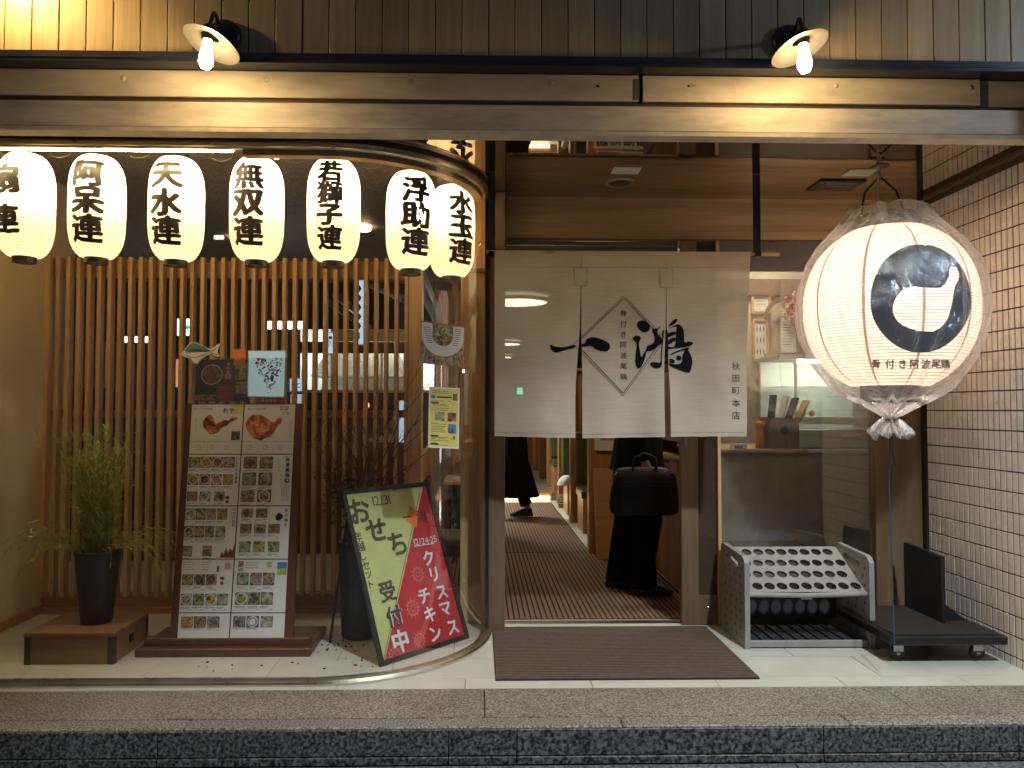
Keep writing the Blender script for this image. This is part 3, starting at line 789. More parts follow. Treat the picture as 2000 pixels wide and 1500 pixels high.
for kk in range(10):
    a = 2 * PI * kk / 10 + .18
    pts = []; 
    ps = [(zb_ + (zt_ - zb_) * i / 24) for i in range(25)]
    vs = []; 
    for z in ps:
        r = brad(z) + .0026
        for da in (-.018, .018): vs.append((r * math.cos(a + da), r * math.sin(a + da), z))
    mb.add(vs, [(2 * i, 2 * i + 1, 2 * i + 3, 2 * i + 2) for i in range(24)], 0, True)
mb.build('vertical_seam', paper('seam_paper', (.62, .48, .40), .5), gl_)
MB().lathe([(.135, zb_ - .085), (.142, zb_ - .085), (.142, zb_ + .006), (.135, zb_ + .006), (.135, zb_ - .085)], 40, smooth=False).build('bottom_ring', M['blackplastic'], gl_)
MB().lathe([(.0, zt_ + .075), (.165, zt_ + .075), (.172, zt_ + .07), (.178, zt_ - .02), (.165, zt_ - .02)], 40, smooth=False).build('top_ring', M['blackplastic'], gl_)
hp = [(at(1682, 420, 3.95) - BL), (at(1688, 378, 3.95) - BL), (at(1712, 350, 3.95) - BL), (at(1722, 348, 3.95) - BL), (at(1750, 372, 3.95) - BL), (at(1764, 408, 3.95) - BL)]
MB().tube(hp, .006, 8).build('wire_handle', M['blackmetal'], gl_)
def bfn_px(px, py):
    """the place on the lantern's near face that a sight line first touches"""
    d = ray(px, py).normalized(); best = None; bd = 9
    t0 = 3.5
    while t0 < 5.0:
        p = CO + d * t0 - BL
        r = math.hypot(p.x, p.y); g = r - (brad(p.z) + .0042)
        if g <= 0: best = p; break
        if g < bd: bd = g; near = p
        t0 += max(.0015, g * .5)
    if best is None: best = near
    r = math.hypot(best.x, best.y); k = (brad(best.z) + .0046) / r
    return Vector((best.x * k, best.y * k, best.z))
def zp(pts): return [(1540 + .2 * x, 380 + .2 * y) for x, y in pts]
outer = [(1798 + 98 * math.cos(a) * (1 + .01 * math.sin(5 * a)), 583 + 106 * math.sin(a)) for a in [2 * PI * i / 64 for i in range(64)]]
hole = zp([(1230, 895), (1320, 905), (1400, 915), (1480, 912), (1525, 880), (1550, 830), (1572, 790), (1568, 740), (1590, 702), (1625, 710), (1655, 745), (1668, 790), (1655, 840), (1625, 890), (1612, 960), (1600, 1030), (1580, 1120), (1560, 1200), (1520, 1262), (1470, 1310), (1410, 1338), (1330, 1335), (1250, 1330), (1180, 1305), (1120, 1280), (1070, 1240), (1040, 1200), (1020, 1150), (1018, 1100), (1030, 1050), (1062, 990), (1110, 935), (1160, 912)])
o3 = [Vector((x, -y, 0)) for x, y in outer]; h3 = [Vector((x, -y, 0)) for x, y in hole]
tris = tessellate_polygon([o3, h3]); allv = o3 + h3
vs, fs = cut_grid(allv, [tuple(t_) for t_ in tris], 26, 22)
MB().add([bfn_px(v.x, -v.y) for v in vs], fs, 0, True).build('brush_ring', plain('blue_black_ink', (.010, .022, .05), .35), gl_)
mb = MB()
txt = '骨付き阿波尾鶏'
for i, ch in enumerate(txt):
    px = (1711, 1738, 1763, 1786, 1808, 1828, 1846)[i]; s_ = 18.5
    g_ = glyph(ch); v2, f2 = cut_grid(g_[0], g_[1], 3, 3)
    for k, (dx, dy) in enumerate(((-.035, 0), (.035, 0), (0, .035), (0, -.035))):
        mb.add([bfn_px(px + (v.x + dx) * s_ * 1.02, 711 - (v.y + dy) * s_) * (1 + .0002 * k) for v in v2], f2)
mb.build('lettering', M['ink'], gl_)
ld = bpy.data.lights.new('bulb_light', 'POINT'); ld.energy = 24; ld.color = (1, .84, .68); ld.shadow_soft_size = .08
lo = bpy.data.objects.new('bulb_light', ld); COL.objects.link(lo); lo.parent = gl_; lo.location = (-.05, 0, .03)
# ceiling hook and power cord
hk = thing('ceiling_hook', 'steel plate and hook on the porch ceiling that carries the great lantern', 'hook', (BL.x - .03, 3.95, ZC))
MB().box((-.035, -.035, -.006), (.035, .035, -.0005)).build('plate', M['steel'], hk)
MB().tube([(0, 0, 0), (0, 0, -.05), (.012, 0, -.065), (.02, 0, -.085), (.008, 0, -.10), (-.004, 0, -.09)], .0035, 6).build('hook', M['steel'], hk)
pcord = thing('power_cord', 'thin white power cord dropping from the ceiling to the top of the great lantern', 'cord')
MB().tube([Vector((BL.x - .055, 3.93, ZC)), Vector((BL.x - .06, 3.93, 2.42)), Vector((BL.x - .045, 3.94, 2.33)), Vector((BL.x - .03, 3.95, 2.26))], .0042, 6).build('cord', M['white'], pcord)

# plastic bag over the lantern
bag = thing('plastic_bag', 'clear creased plastic bag tied round the great lantern', 'plastic bag', BL)
m, t, out = newmat('creased_film')
tr = N(t, 'BsdfTransparent'); tr.inputs[0].default_value = (.93, .93, .94, 1)
glo = N(t, 'BsdfGlossy'); glo.inputs[1].default_value = .16; glo.inputs[0].default_value = (.9, .95, 1, 1)
dfi = N(t, 'BsdfDiffuse'); dfi.inputs[0].default_value = (.85, .85, .88, 1)
tli = N(t, 'BsdfTranslucent'); tli.inputs[0].default_value = (.85, .85, .88, 1)
dt = N(t, 'MixShader'); dt.inputs[0].default_value = .5; t.links.new(dfi.outputs[0], dt.inputs[1]); t.links.new(tli.outputs[0], dt.inputs[2])
lw = N(t, 'LayerWeight'); lw.inputs[0].default_value = .45
tc = N(t, 'TexCoord'); mp = N(t, 'Mapping'); mp.inputs['Scale'].default_value = (1, 1, .55); t.links.new(tc.outputs['Object'], mp.inputs[0])
nz = N(t, 'TexNoise', i_Scale=7.0, i_Detail=5.0, i_Roughness=.65, i_Distortion=2.2); t.links.new(mp.outputs[0], nz.inputs['Vector'])
vo = N(t, 'TexVoronoi', i_Scale=6.5); vo.feature = 'DISTANCE_TO_EDGE'; t.links.new(mp.outputs[0], vo.inputs['Vector'])
ad = N(t, 'MixRGB'); ad.inputs[0].default_value = .4; t.links.new(nz.outputs[0], ad.inputs[1]); t.links.new(vo.outputs[0], ad.inputs[2])
bp = N(t, 'Bump', i_Strength=1.0, i_Distance=.05); t.links.new(ad.outputs[0], bp.inputs['Height'])
t.links.new(bp.outputs[0], glo.inputs['Normal']); t.links.new(bp.outputs[0], lw.inputs['Normal'])
mr = N(t, 'MapRange'); mr.inputs['From Min'].default_value = .25; mr.inputs['To Min'].default_value = .085; mr.inputs['To Max'].default_value = .6; t.links.new(lw.outputs['Facing'], mr.inputs[0])
m1 = N(t, 'MixShader'); t.links.new(mr.outputs[0], m1.inputs[0]); t.links.new(tr.outputs[0], m1.inputs[1]); t.links.new(dt.outputs[0], m1.inputs[2])
m2 = N(t, 'MixShader'); m2.inputs[0].default_value = .17; t.links.new(m1.outputs[0], m2.inputs[1]); t.links.new(glo.outputs[0], m2.inputs[2])
t.links.new(m2.outputs[0], out.inputs[0]); M['bag'] = m
from mathutils import noise
bprof = [(.16, .475), (.185, .478), (.20, .455), (.23, .41), (.275, .36), (.350, .28), (.405, .19), (.440, .08), (.452, -.02), (.450, -.12), (.432, -.22), (.395, -.32), (.340, -.40), (.28, -.47), (.20, -.52), (.12, -.56), (.055, -.60), (.022, -.625), (.02, -.645), (.05, -.66), (.085, -.69), (.10, -.715)]
bp2 = []
for i in range(len(bprof) - 1):
    for s_ in range(3):
        q = s_ / 3; bp2.append((bprof[i][0] * (1 - q) + bprof[i + 1][0] * q, bprof[i][1] * (1 - q) + bprof[i + 1][1] * q))
bp2.append(bprof[-1])
vs = []; fs = []; nn = 120
for i, (r, z) in enumerate(bp2):
    pinch = max(0, 1 - abs(r - .03) / .30) if z < -.25 else (.08 if z > .36 else 0.12)
    for k in range(nn):
        a = 2 * PI * k / nn
        fold = noise.noise(Vector((math.cos(a) * 3.1, math.sin(a) * 3.1, z * .6))) * .030 + noise.noise(Vector((math.cos(a) * 7, math.sin(a) * 7, z * 3.0))) * .030
        pl = abs(math.sin(a * 11 + 2 * noise.noise(Vector((math.cos(a) * 2, math.sin(a) * 2, 3))))) - .5
        rr = r * (1 + pinch * .28 * pl) + fold * (.55 + pinch)
        rr = max(rr, brad(min(max(z, zb_), zt_)) + .006 if zb_ < z < zt_ else .008)
        zz = z + (.012 * math.sin(a * 7 + 1) if i == len(bp2) - 1 or i == 0 else 0) + (fold * 1.2 if z < -.62 else (fold * .3 if z > .4 else 0))
        vs.append((rr * math.cos(a), rr * math.sin(a), zz))
for i in range(len(bp2) - 1):
    for k in range(nn):
        k2 = (k + 1) % nn; fs.append((i * nn + k, i * nn + k2, (i + 1) * nn + k2, (i + 1) * nn + k))
MB().add(vs, fs, 0, True).build('film', M['bag'], bag)
mb = MB()
mb.tube([(.024 * math.cos(a), .024 * math.sin(a) - .002, -.635) for a in [2 * PI * i / 14 for i in range(15)]], .004, 6, caps=False)
for s_ in ((.03, .05), (.06, .035), (.045, .02)):
    mb.tube([(.02, -.02, -.635), (.02 + s_[0], -.03, -.635 + .01), (.04 + s_[0], -.03, -.66), (.02 + s_[1], -.03, -.675), (.02, -.022, -.64)], .0022, 5)
mb.build('tie_string', M['ink'], bag)
mb = MB(); pts = [Vector((-.004, -.02, -.70)), Vector((-.006, -.022, -.78)), Vector((-.0, -.022, -.84)), Vector((.014, -.02, -.885))]
for i in range(3):
    a, b = pts[i], pts[i + 1]; mb.quad(a + Vector((-.006, 0, 0)), a + Vector((.006, 0, 0)), b + Vector((.007, .0, 0)), b + Vector((-.007, 0, 0)))
mb.build('strap', M['ink'], bag)
bot = fl(1747, 1262, .17)
MB().tube([Vector((-.002, 0, -.70)), Vector((.0, .02, -.95)), Vector((bot.x - BL.x, bot.y - BL.y, bot.z - BL.z))], .003, 5).build('tether', M['denim'], bag)

# ================================================================ CURTAIN
YN = 4.10
nr = thing('shop_curtain', 'off-white linen split curtain with black brush characters hanging in the doorway', 'curtain')
m, t, out = newmat('open_linen')
p = N(t, 'BsdfDiffuse'); tl = N(t, 'BsdfTranslucent'); tr = N(t, 'BsdfTransparent')
tc = N(t, 'TexCoord'); mp = N(t, 'Mapping'); mp.inputs['Scale'].default_value = (8, 8, 260); t.links.new(tc.outputs['Object'], mp.inputs[0])
nz = N(t, 'TexNoise', i_Scale=1.0, i_Detail=4.0); t.links.new(mp.outputs[0], nz.inputs['Vector'])
mp2 = N(t, 'Mapping'); mp2.inputs['Scale'].default_value = (1.2, 1.2, 1.2); t.links.new(tc.outputs['Object'], mp2.inputs[0])
nz2 = N(t, 'TexNoise', i_Scale=2.5, i_Detail=4.0); t.links.new(mp2.outputs[0], nz2.inputs['Vector'])
mm = N(t, 'Math', operation='MULTIPLY_ADD'); mm.inputs[1].default_value = .5; t.links.new(nz.outputs[0], mm.inputs[0]); t.links.new(nz2.outputs[0], mm.inputs[2])
rp = N(t, 'ValToRGB'); rp.color_ramp.elements[0].position = .45; rp.color_ramp.elements[1].position = 1.0; rp.color_ramp.elements[0].color = (.46, .40, .31, 1); rp.color_ramp.elements[1].color = (.68, .61, .50, 1)
t.links.new(mm.outputs[0], rp.inputs[0]); t.links.new(rp.outputs[0], p.inputs[0]); t.links.new(rp.outputs[0], tl.inputs[0])
b = N(t, 'Bump', i_Strength=.4, i_Distance=.002); t.links.new(nz.outputs[0], b.inputs['Height']); t.links.new(b.outputs[0], p.inputs['Normal'])
a1 = N(t, 'MixShader'); a1.inputs[0].default_value = .25; t.links.new(p.outputs[0], a1.inputs[1]); t.links.new(tl.outputs[0], a1.inputs[2])
a2 = N(t, 'MixShader'); a2.inputs[0].default_value = .10; t.links.new(a1.outputs[0], a2.inputs[1]); t.links.new(tr.outputs[0], a2.inputs[2]); t.links.new(a2.outputs[0], out.inputs[0])
M['linen'] = m
def npt(px, py, off=0.0):
    c = at(px, py, YN); return Vector((c.x, YN - off + cloth_off(c.x, c.z), c.z))
def cloth_off(x, z):
    d = max(0, 2.16 - z)
    return .016 * math.sin(x * 11 + z * 1.6 + 2 * noise.noise(Vector((x * 2, z, 7)))) * d + .022 * noise.noise(Vector((x * 4.5, z * 2.2, 1))) * d * 2.0 + .004 * noise.noise(Vector((x * 9, z * 5, 4)))
panels = [((966, 490), (1136, 490), (1127, 855), (966, 852)),
          ((1136, 490), (1301, 491), (1300, 853), (1134, 856)),
          ((1301, 491), (1466, 492), (1455, 852), (1305, 853))]
for pi_, (a, b_, c_, d_) in enumerate(panels):
    mb = MB(); nx, ny = 26, 46; vs = []
    A, B, C_, D = [at(q[0], q[1], YN) for q in (a, b_, c_, d_)]
    for j in range(ny + 1):
        v = j / ny
        for i in range(nx + 1):
            u = i / nx
            q = (A * (1 - u) + B * u) * (1 - v) + (D * (1 - u) + C_ * u) * v
            # the slits fall open below the stitched patches
            vv = max(0, (v - .42) / .58)
            op = math.sin(min(1, vv * 1.3) * PI / 2) * (1 - .5 * max(0, vv - .6)) * .012
            if pi_ > 0 and v > .42: q.x += (1 - u) ** 4 * op
            if pi_ < 2 and v > .42: q.x -= u ** 4 * op
            q.y = YN + cloth_off(q.x, q.z); q.z += .002 * noise.noise(Vector((u * 8, v, pi_))) if j == ny else 0
            vs.append(q)
    fs = [(j * (nx + 1) + i, j * (nx + 1) + i + 1, (j + 1) * (nx + 1) + i + 1, (j + 1) * (nx + 1) + i) for j in range(ny) for i in range(nx)]
    mb.add(vs, fs, 0, True); mb.build('curtain_panel', M['linen'], nr)
    mb = MB()   # hem and rod-pocket seams
    for vrow in (4, ny - 1):
        row = [vs[vrow * (nx + 1) + i] + Vector((0, -.0015, 0)) for i in range(nx + 1)]
        for i in range(nx): mb.quad(row[i], row[i + 1], row[i + 1] + Vector((0, 0, -.0016)), row[i] + Vector((0, 0, -.0016)))
    mb.build('seam', M['greyink'], nr)
for (x0, y0, x1, y1) in ((1121, 522, 1146, 559), (1288, 524, 1314, 562)):
    mb = MB(); cs = [npt(x0, y0, .004), npt(x1, y0 + 2, .004), npt(x1, y1, .004), npt(x0 + 2, y1 - 1, .004)]
    mb.quad(*cs); mb.build('stitched_patch', M['linen'], nr)
    mb = MB()
    for i in range(4):
        a, b_ = cs[i] + Vector((0, -.001, 0)), cs[(i + 1) % 4] + Vector((0, -.001, 0))
        d = (b_ - a).normalized(); nrm = Vector((-d.z, 0, d.x)) * .0012; mb.quad(a - nrm, b_ - nrm, b_ + nrm, a + nrm)
    mb.build('stitching', M['greyink'], nr)
def zn(pts): return [(1060 + .16 * x, 560 + .16 * y) for x, y in pts]
def smooth_poly(pts, it=2):
    for _ in range(it):
        o = []
        for i in range(len(pts)):
            a = pts[i]; b = pts[(i + 1) % len(pts)]
            o += [(a[0] * .75 + b[0] * .25, a[1] * .75 + b[1] * .25), (a[0] * .25 + b[0] * .75, a[1] * .25 + b[1] * .75)]
        pts = o
    return pts
strokes = [
 [(85, 715), (105, 703), (150, 730), (250, 740), (385, 708), (402, 712), (400, 745), (300, 765), (230, 788), (180, 805), (138, 798), (108, 772)],
 [(465, 700), (520, 690), (526, 640), (600, 610), (710, 640), (790, 676), (820, 720), (812, 768), (770, 794), (700, 785), (640, 765), (595, 722), (540, 727), (465, 737)],
 [(1150, 440), (1190, 410), (1250, 415), (1300, 450), (1312, 505), (1285, 550), (1240, 557), (1190, 535), (1155, 490)],
 [(1092, 628), (1130, 593), (1190, 605), (1197, 640), (1170, 680), (1182, 770), (1200, 870), (1225, 820), (1256, 780), (1268, 720), (1330, 705), (1362, 665), (1362, 600), (1322, 510), (1384, 517), (1462, 470), (1388, 545), (1430, 610), (1466, 660), (1455, 692), (1385, 740), (1330, 787), (1266, 786), (1250, 860), (1215, 962), (1160, 1012), (1126, 940), (1135, 800), (1150, 690), (1104, 650)],
 [(1455, 545), (1478, 515), (1482, 560), (1466, 700), (1450, 860), (1455, 975), (1400, 1000), (1350, 992), (1295, 945), (1330, 918), (1400, 925), (1438, 935), (1440, 790), (1462, 660)],
 [(1526, 492), (1560, 440), (1610, 395), (1652, 388), (1640, 430), (1585, 470)],
 [(1530, 517), (1600, 478), (1655, 452), (1700, 478), (1728, 530), (1732, 640), (1738, 680), (1800, 663), (1845, 685), (1820, 716), (1740, 737), (1640, 747), (1560, 760), (1523, 758), (1523, 725), (1560, 735), (1620, 732), (1628, 650), (1632, 560), (1640, 480), (1600, 490)],
 [(1525, 565), (1600, 548), (1636, 552), (1636, 575), (1590, 595), (1525, 625)],
 [(1525, 655), (1590, 615), (1634, 625), (1630, 650), (1570, 690), (1525, 715)],
 [(1505, 520), (1528, 528), (1534, 700), (1532, 960), (1512, 965), (1510, 700)],
 [(1550, 825), (1650, 778), (1740, 748), (1812, 736), (1780, 765), (1830, 850), (1840, 930), (1815, 1042), (1780, 1047), (1700, 1022), (1640, 1000), (1560, 968), (1530, 930), (1600, 948), (1680, 942), (1716, 900), (1712, 840), (1752, 768), (1680, 785), (1560, 838)],
 [(1636, 850), (1670, 832), (1705, 855), (1700, 890), (1660, 898), (1638, 880)],
 [(1545, 880), (1580, 872), (1620, 905), (1610, 938), (1570, 935), (1548, 915)]]
M['curtain_ink'] = plain('curtain_ink', (.010, .011, .016), .9, spec=.05)
for part in (strokes[:2], strokes[2:]):
    mb = MB()
    for kk, st in enumerate(part):
        pl = smooth_poly(zn(st), 1); v3 = [Vector((x, -y, 0)) for x, y in pl]
        tr_ = tessellate_polygon([v3]); vs, fs = cut_grid(v3, [tuple(q) for q in tr_], 5, 5)
        mb.add([npt(v.x, -v.y, .003 + .0002 * kk) for v in vs], fs)
    mb.build('brush_character', M['curtain_ink'], nr)
mb = MB()
dia = [(995, 108), (1497, 640), (978, 1332), (375, 700)]; dia2 = [(995, 140), (1462, 640), (978, 1300), (408, 695)]
for D_, w in ((dia, .9), (dia2, 1.3)):
    q = zn(D_)
    for i in range(4):
        a = Vector(q[i]); b_ = Vector(q[(i + 1) % 4]); d = (b_ - a).normalized(); nv = Vector((-d.y, d.x)) * w * .5
        for s_ in range(12):
            u0, u1 = s_ / 12, (s_ + 1) / 12; p0 = a.lerp(b_, u0); p1 = a.lerp(b_, u1)
            if 1127.5 < (p0.x + p1.x) / 2 < 1133 or 1295 < (p0.x + p1.x) / 2 < 1303: continue
            mb.quad(*[npt(w_[0], w_[1], .0028) for w_ in (p0 - nv, p1 - nv, p1 + nv, p0 + nv)])
mb.build('diamond_outline', M['ink'], nr)
mb = MB()
for i, ch in enumerate('骨付き阿波尾鶏'):
    g_ = glyph(ch, .004); py = 560 + .16 * (325 + i * 129); mb.add([npt(1217.5 + v.x * 14.5, py - v.y * 13.5, .003) for v in g_[0]], g_[1])
for i, ch in enumerate('秋田町本店'):
    g_ = glyph(ch, .010); py = 715 + i * 24; mb.add([npt(1437 - i * .8 + v.x * 17, py - v.y * 16, .003) for v in g_[0]], g_[1])
mb.build('lettering', M['ink'], nr)
# rod and hangers
rd = thing('curtain_rod', 'bamboo rod carrying the doorway curtain, orange end sticking out at the right', 'rod')
a = at(950, 492, YN + .012); b_ = at(1522, 497, YN + .012)
MB().tube([a, b_], .0105, 12).build('rod', M['bamboo'], rd)
for (px, lab) in ((960, 'black steel hanger strap at the left end of the curtain rod'), (1480, 'black steel hanger strap at the right end of the curtain rod')):
    c = at(px, 495, YN)
    hgr = thing('rod_hanger', lab, 'bracket', (c.x, YN + .012, c.z), 'hangers of the curtain rod')
    MB().box((-.02, -.004, -.012), (.02, .004, ZC - c.z - .002)).build('strap', M['navy'] if px > 1000 else M['ink'], hgr)
    MB().box((-.016, -.022, -.018), (.016, .02, .012)).build('clamp', M['blackmetal'], hgr)
# ceiling fittings
dl = thing('downlight', 'unlit round recessed downlight in the polished porch ceiling', 'downlight', (at(1210, 367, 4.3).x, 4.3, ZC))
MB().lathe([(.062, -.001), (.078, -.004), (.086, -.003), (.088, 0)][::-1], 36).build('trim_ring', M['chrome'], dl)
MB().lathe([(0, -.0012), (.062, -.0012)], 36).build('reflector', M['darkwall'], dl)
for (px, py, w, lab) in ((1223, 341, .075, 'small pale card stuck on the porch ceiling in front of the downlight'), (1680, 342, .075, 'small pale card stuck on the porch ceiling left of the great lantern hook')):
    d = (ZC - 1.3) ; q = at(px, py, 4.06)
    cdk = thing('ceiling_card', lab, 'card', (q.x, 4.06, ZC - .003), 'cards stuck on the porch ceiling')
    MB().box((-w, -.06, -.0015), (w, .06, .0015)).build('sheet', M['white'], cdk)
va = thing('ceiling_vent', 'square ventilation grille in the porch ceiling behind the great lantern', 'vent', (at(1632, 371, 4.30).x, 4.30, ZC - .002))
MB().box((-.13, -.10, -.006), (.13, .10, .001)).build('frame', M['darkchrome'], va)
for i in range(5): MB().box((-.09, -.075 + i * .03, -.009), (.09, -.060 + i * .03, -.006)).build('louvre', M['steel'], va)
# ================================================================ DISPLAY ITEMS (printed matter)
def roast():
    m, t, out = newmat('photo_roast_chicken'); p = N(t, 'BsdfPrincipled'); p.inputs['Roughness'].default_value = .5
    tc = N(t, 'TexCoord'); nz = N(t, 'TexNoise', i_Scale=26.0, i_Detail=5.0, i_Distortion=1.0); t.links.new(tc.outputs['Object'], nz.inputs['Vector'])
    r = N(t, 'ValToRGB'); e = r.color_ramp.elements; e[0].position = .36; e[0].color = (.09, .012, .005, 1); e[1].position = .66; e[1].color = (.62, .36, .12, 1)
    k = e.new(.48); k.color = (.34, .07, .015, 1); k = e.new(.56); k.color = (.52, .18, .04, 1)
    t.links.new(nz.outputs[0], r.inputs[0]); t.links.new(r.outputs[0], p.inputs['Base Color']); t.links.new(p.outputs[0], out.inputs[0]); return m
# ================================================================ DISPLAY ITEMS
FOODS = [food('photo_greens', [(.05, .12, .03), (.3, .4, .1), (.6, .6, .4), (.1, .08, .04), (.5, .35, .1)], 70),
         food('photo_orange', [(.5, .16, .03), (.6, .3, .05), (.08, .05, .03), (.65, .5, .15), (.2, .25, .05)], 80),
         food('photo_meat', [(.22, .05, .03), (.4, .14, .09), (.1, .05, .04), (.5, .4, .33), (.12, .03, .03)], 75),
         food('photo_pale', [(.5, .5, .42), (.25, .28, .22), (.6, .58, .5), (.06, .06, .05), (.4, .36, .2)], 65),
         food('photo_yellow', [(.6, .45, .05), (.5, .3, .05), (.2, .12, .04), (.65, .55, .2), (.05, .05, .03)], 60),
         food('photo_dark', [(.03, .03, .03), (.1, .09, .08), (.3, .25, .18), (.02, .02, .02), (.45, .4, .3)], 70),
         food('photo_salmon', [(.5, .18, .12), (.6, .4, .3), (.06, .1, .05), (.55, .5, .42), (.3, .08, .05)], 70)]
M['roast'] = roast()
M['snowp'] = plain('snow_print', (.62, .16, .14), .5)
M['signred'] = plain('sign_red', (.48, .018, .03), .35, var=.12, nscale=6)
M['signgreen'] = plain('sign_yellow_green', (.48, .52, .20), .35, var=.22, nscale=3)
M['signdark'] = plain('sign_brown_ink', (.07, .055, .035), .5)
M['paleblue'] = plain('pale_print', (.62, .74, .76), .4)
MATS = [M['white'], M['ink'], M['greyink'], M['redink']] + FOODS + [M['roast'], M['yellowp'], M['bluep'], M['pinkink'], M['gold'], M['pagebrown'], M['leaf'], M['orangep'], M['purple'], emit('backlit_sheet', (.70, .95, .92), .42)]
WHT, INK, GRY, RED, F0, ROAST, YEL, BLU, PNK, GLD, MAR, GRN, ORG = 0, 1, 2, 3, 4, 11, 12, 13, 14, 15, 16, 17, 18
def plane_hit(px, py, o, n):
    d = ray(px, py); return CO + d * ((Vector(o) - CO).dot(n) / d.dot(n))
class Sheet:
    """printed sheet on a plane; local u 0..1 to the right, v 0..1 downwards between four corners"""
    def __init__(s, tl, tr, br, bl, th=.0012, base=WHT):
        s.c = [Vector(p) for p in (tl, tr, br, bl)]; s.n = (s.c[1] - s.c[0]).cross(s.c[3] - s.c[0]).normalized()
        if s.n.dot(CO - s.c[0]) < 0: s.n = -s.n
        s.mb = MB(); s.w = (s.c[1] - s.c[0]).length; s.h = (s.c[3] - s.c[0]).length
        f = [p + s.n * th for p in s.c]; s.th = th
        s.mb.add(f + s.c, [(3, 2, 1, 0), (4, 5, 6, 7), (0, 1, 5, 4), (1, 2, 6, 5), (2, 3, 7, 6), (3, 0, 4, 7)], base)
    def p(s, u, v, k=1):
        a = s.c[0].lerp(s.c[1], u); b = s.c[3].lerp(s.c[2], u); return a.lerp(b, v) + s.n * (s.th + .0007 * k)
    def rect(s, u0, v0, u1, v1, mi, k=1):
        s.mb.quad(s.p(u0, v1, k), s.p(u1, v1, k), s.p(u1, v0, k), s.p(u0, v0, k), mi); return s
    def poly(s, pts, mi, k=1):
        v3 = [Vector((x, -y, 0)) for x, y in pts]; tr = tessellate_polygon([v3]); s.mb.add([s.p(x, y, k) for x, y in pts], [tuple(t) for t in tr], mi); return s
    def disc(s, u, v, r, mi, k=1, n=18):
        return s.poly([(u + r / s.w * math.cos(2 * PI * i / n), v + r / s.h * math.sin(2 * PI * i / n)) for i in range(n)], mi, k)
    def photo(s, u0, v0, u1, v1, fi, dish=True):
        s.rect(u0, v0, u1, v1, F0 + (5 if random.random() < .45 else random.choice([fi, 0, 2]))); 
        if dish:
            uc, vc = (u0 + u1) / 2, (v0 + v1) / 2; s.disc(uc, vc, min((u1 - u0) * s.w, (v1 - v0) * s.h) * .48, random.choice([WHT, F0 + 3, F0 + 3]), 2, 14); s.disc(uc, vc, min((u1 - u0) * s.w, (v1 - v0) * s.h) * .41, F0 + fi, 3, 12)
        return s
    def caption(s, u0, v, u1, mi=GRY):
        s.rect(u0, v, u0 + (u1 - u0) * random.uniform(.6, .95), v + .010, mi); s.rect(u0, v + .024, u0 + (u1 - u0) * random.uniform(.4, .8), v + .031, mi); s.rect(u1 - (u1 - u0) * .3, v + .046, u1, v + .054, mi)
    def text(s, chars, u, v, size, pitch, mi=INK, bold=.01, vertical=True, k=2, slant=0.0, amp=0.0):
        """size and pitch in metres"""
        du, dv = 1 / s.w, 1 / s.h
        letters(s.mb, chars, size, pitch, bold, vertical, lambda a, b: s.p(u + (a + slant * b) * du, v - b * dv, k), mi, amp=amp, cut=(4 if amp else None)); return s
    def build(s, name, parent): return s.mb.build(name, MATS, parent)

# ---- leaning menu stand
mo = at(346, 1247, 4.10); mn = Vector((0, -1.525, .30)).normalized()
def mp_(px, py): return plane_hit(px, py, mo, mn)
ms = thing('menu_stand', 'tall red-brown wooden stand covered with photo menu sheets, leaning back behind the glass', 'menu stand')
def lean_box(pxa, pya, pxb, pyb, th, name, mat):
    """bar on the board plane between two pixel corners"""
    a, b, c, d = mp_(pxa[0], pya), mp_(pxa[1], pya), mp_(pxb[1], pyb), mp_(pxb[0], pyb)
    off = -mn * th; q = [a, b, c, d]; q = [p - mn * .001 for p in q]
    MB().add(q + [p + off for p in q], [(0, 1, 2, 3)[::-1], (4, 5, 6, 7), (0, 1, 5, 4), (1, 2, 6, 5), (2, 3, 7, 6), (3, 0, 4, 7)]).build(name, mat, ms)
lean_box((331, 346), 1248, (364, 376), 788, .03, 'upright', M['redwood'])
lean_box((555, 571), 1248, (577, 590), 788, .03, 'upright', M['redwood'])
lean_box((346, 555), 1248, (376, 577), 788, .012, 'back_board', M['redwood'])
by0 = fl(268, 1285).y
boxpart('base', (X(262, by0, 1285), by0, 0), (X(606, by0, 1285), by0 + .42, .045), M['redwood'], ms, bev=.006)
boxpart('base_lip', (X(272, by0, 1285) , by0 + .05, .045), (X(600, by0, 1285), by0 + .11, .085), M['redwood'], ms, bev=.004)
def le(y): return 346 + (1247 - y) * .0635
def re_(y): return 555 + (1247 - y) * .049
def mi_(y): return 448 + (1242 - y) * .064
def sheet_px(y0, y1, left):
    if left: return Sheet(mp_(le(y0) + .5, y0), mp_(mi_(y0) - 1, y0), mp_(mi_(y1) - 1, y1), mp_(le(y1) + .5, y1))
    return Sheet(mp_(mi_(y0) + 1.5, y0), mp_(re_(y0) - .5, y0), mp_(re_(y1) - .5, y1), mp_(mi_(y1) + 1.5, y1))
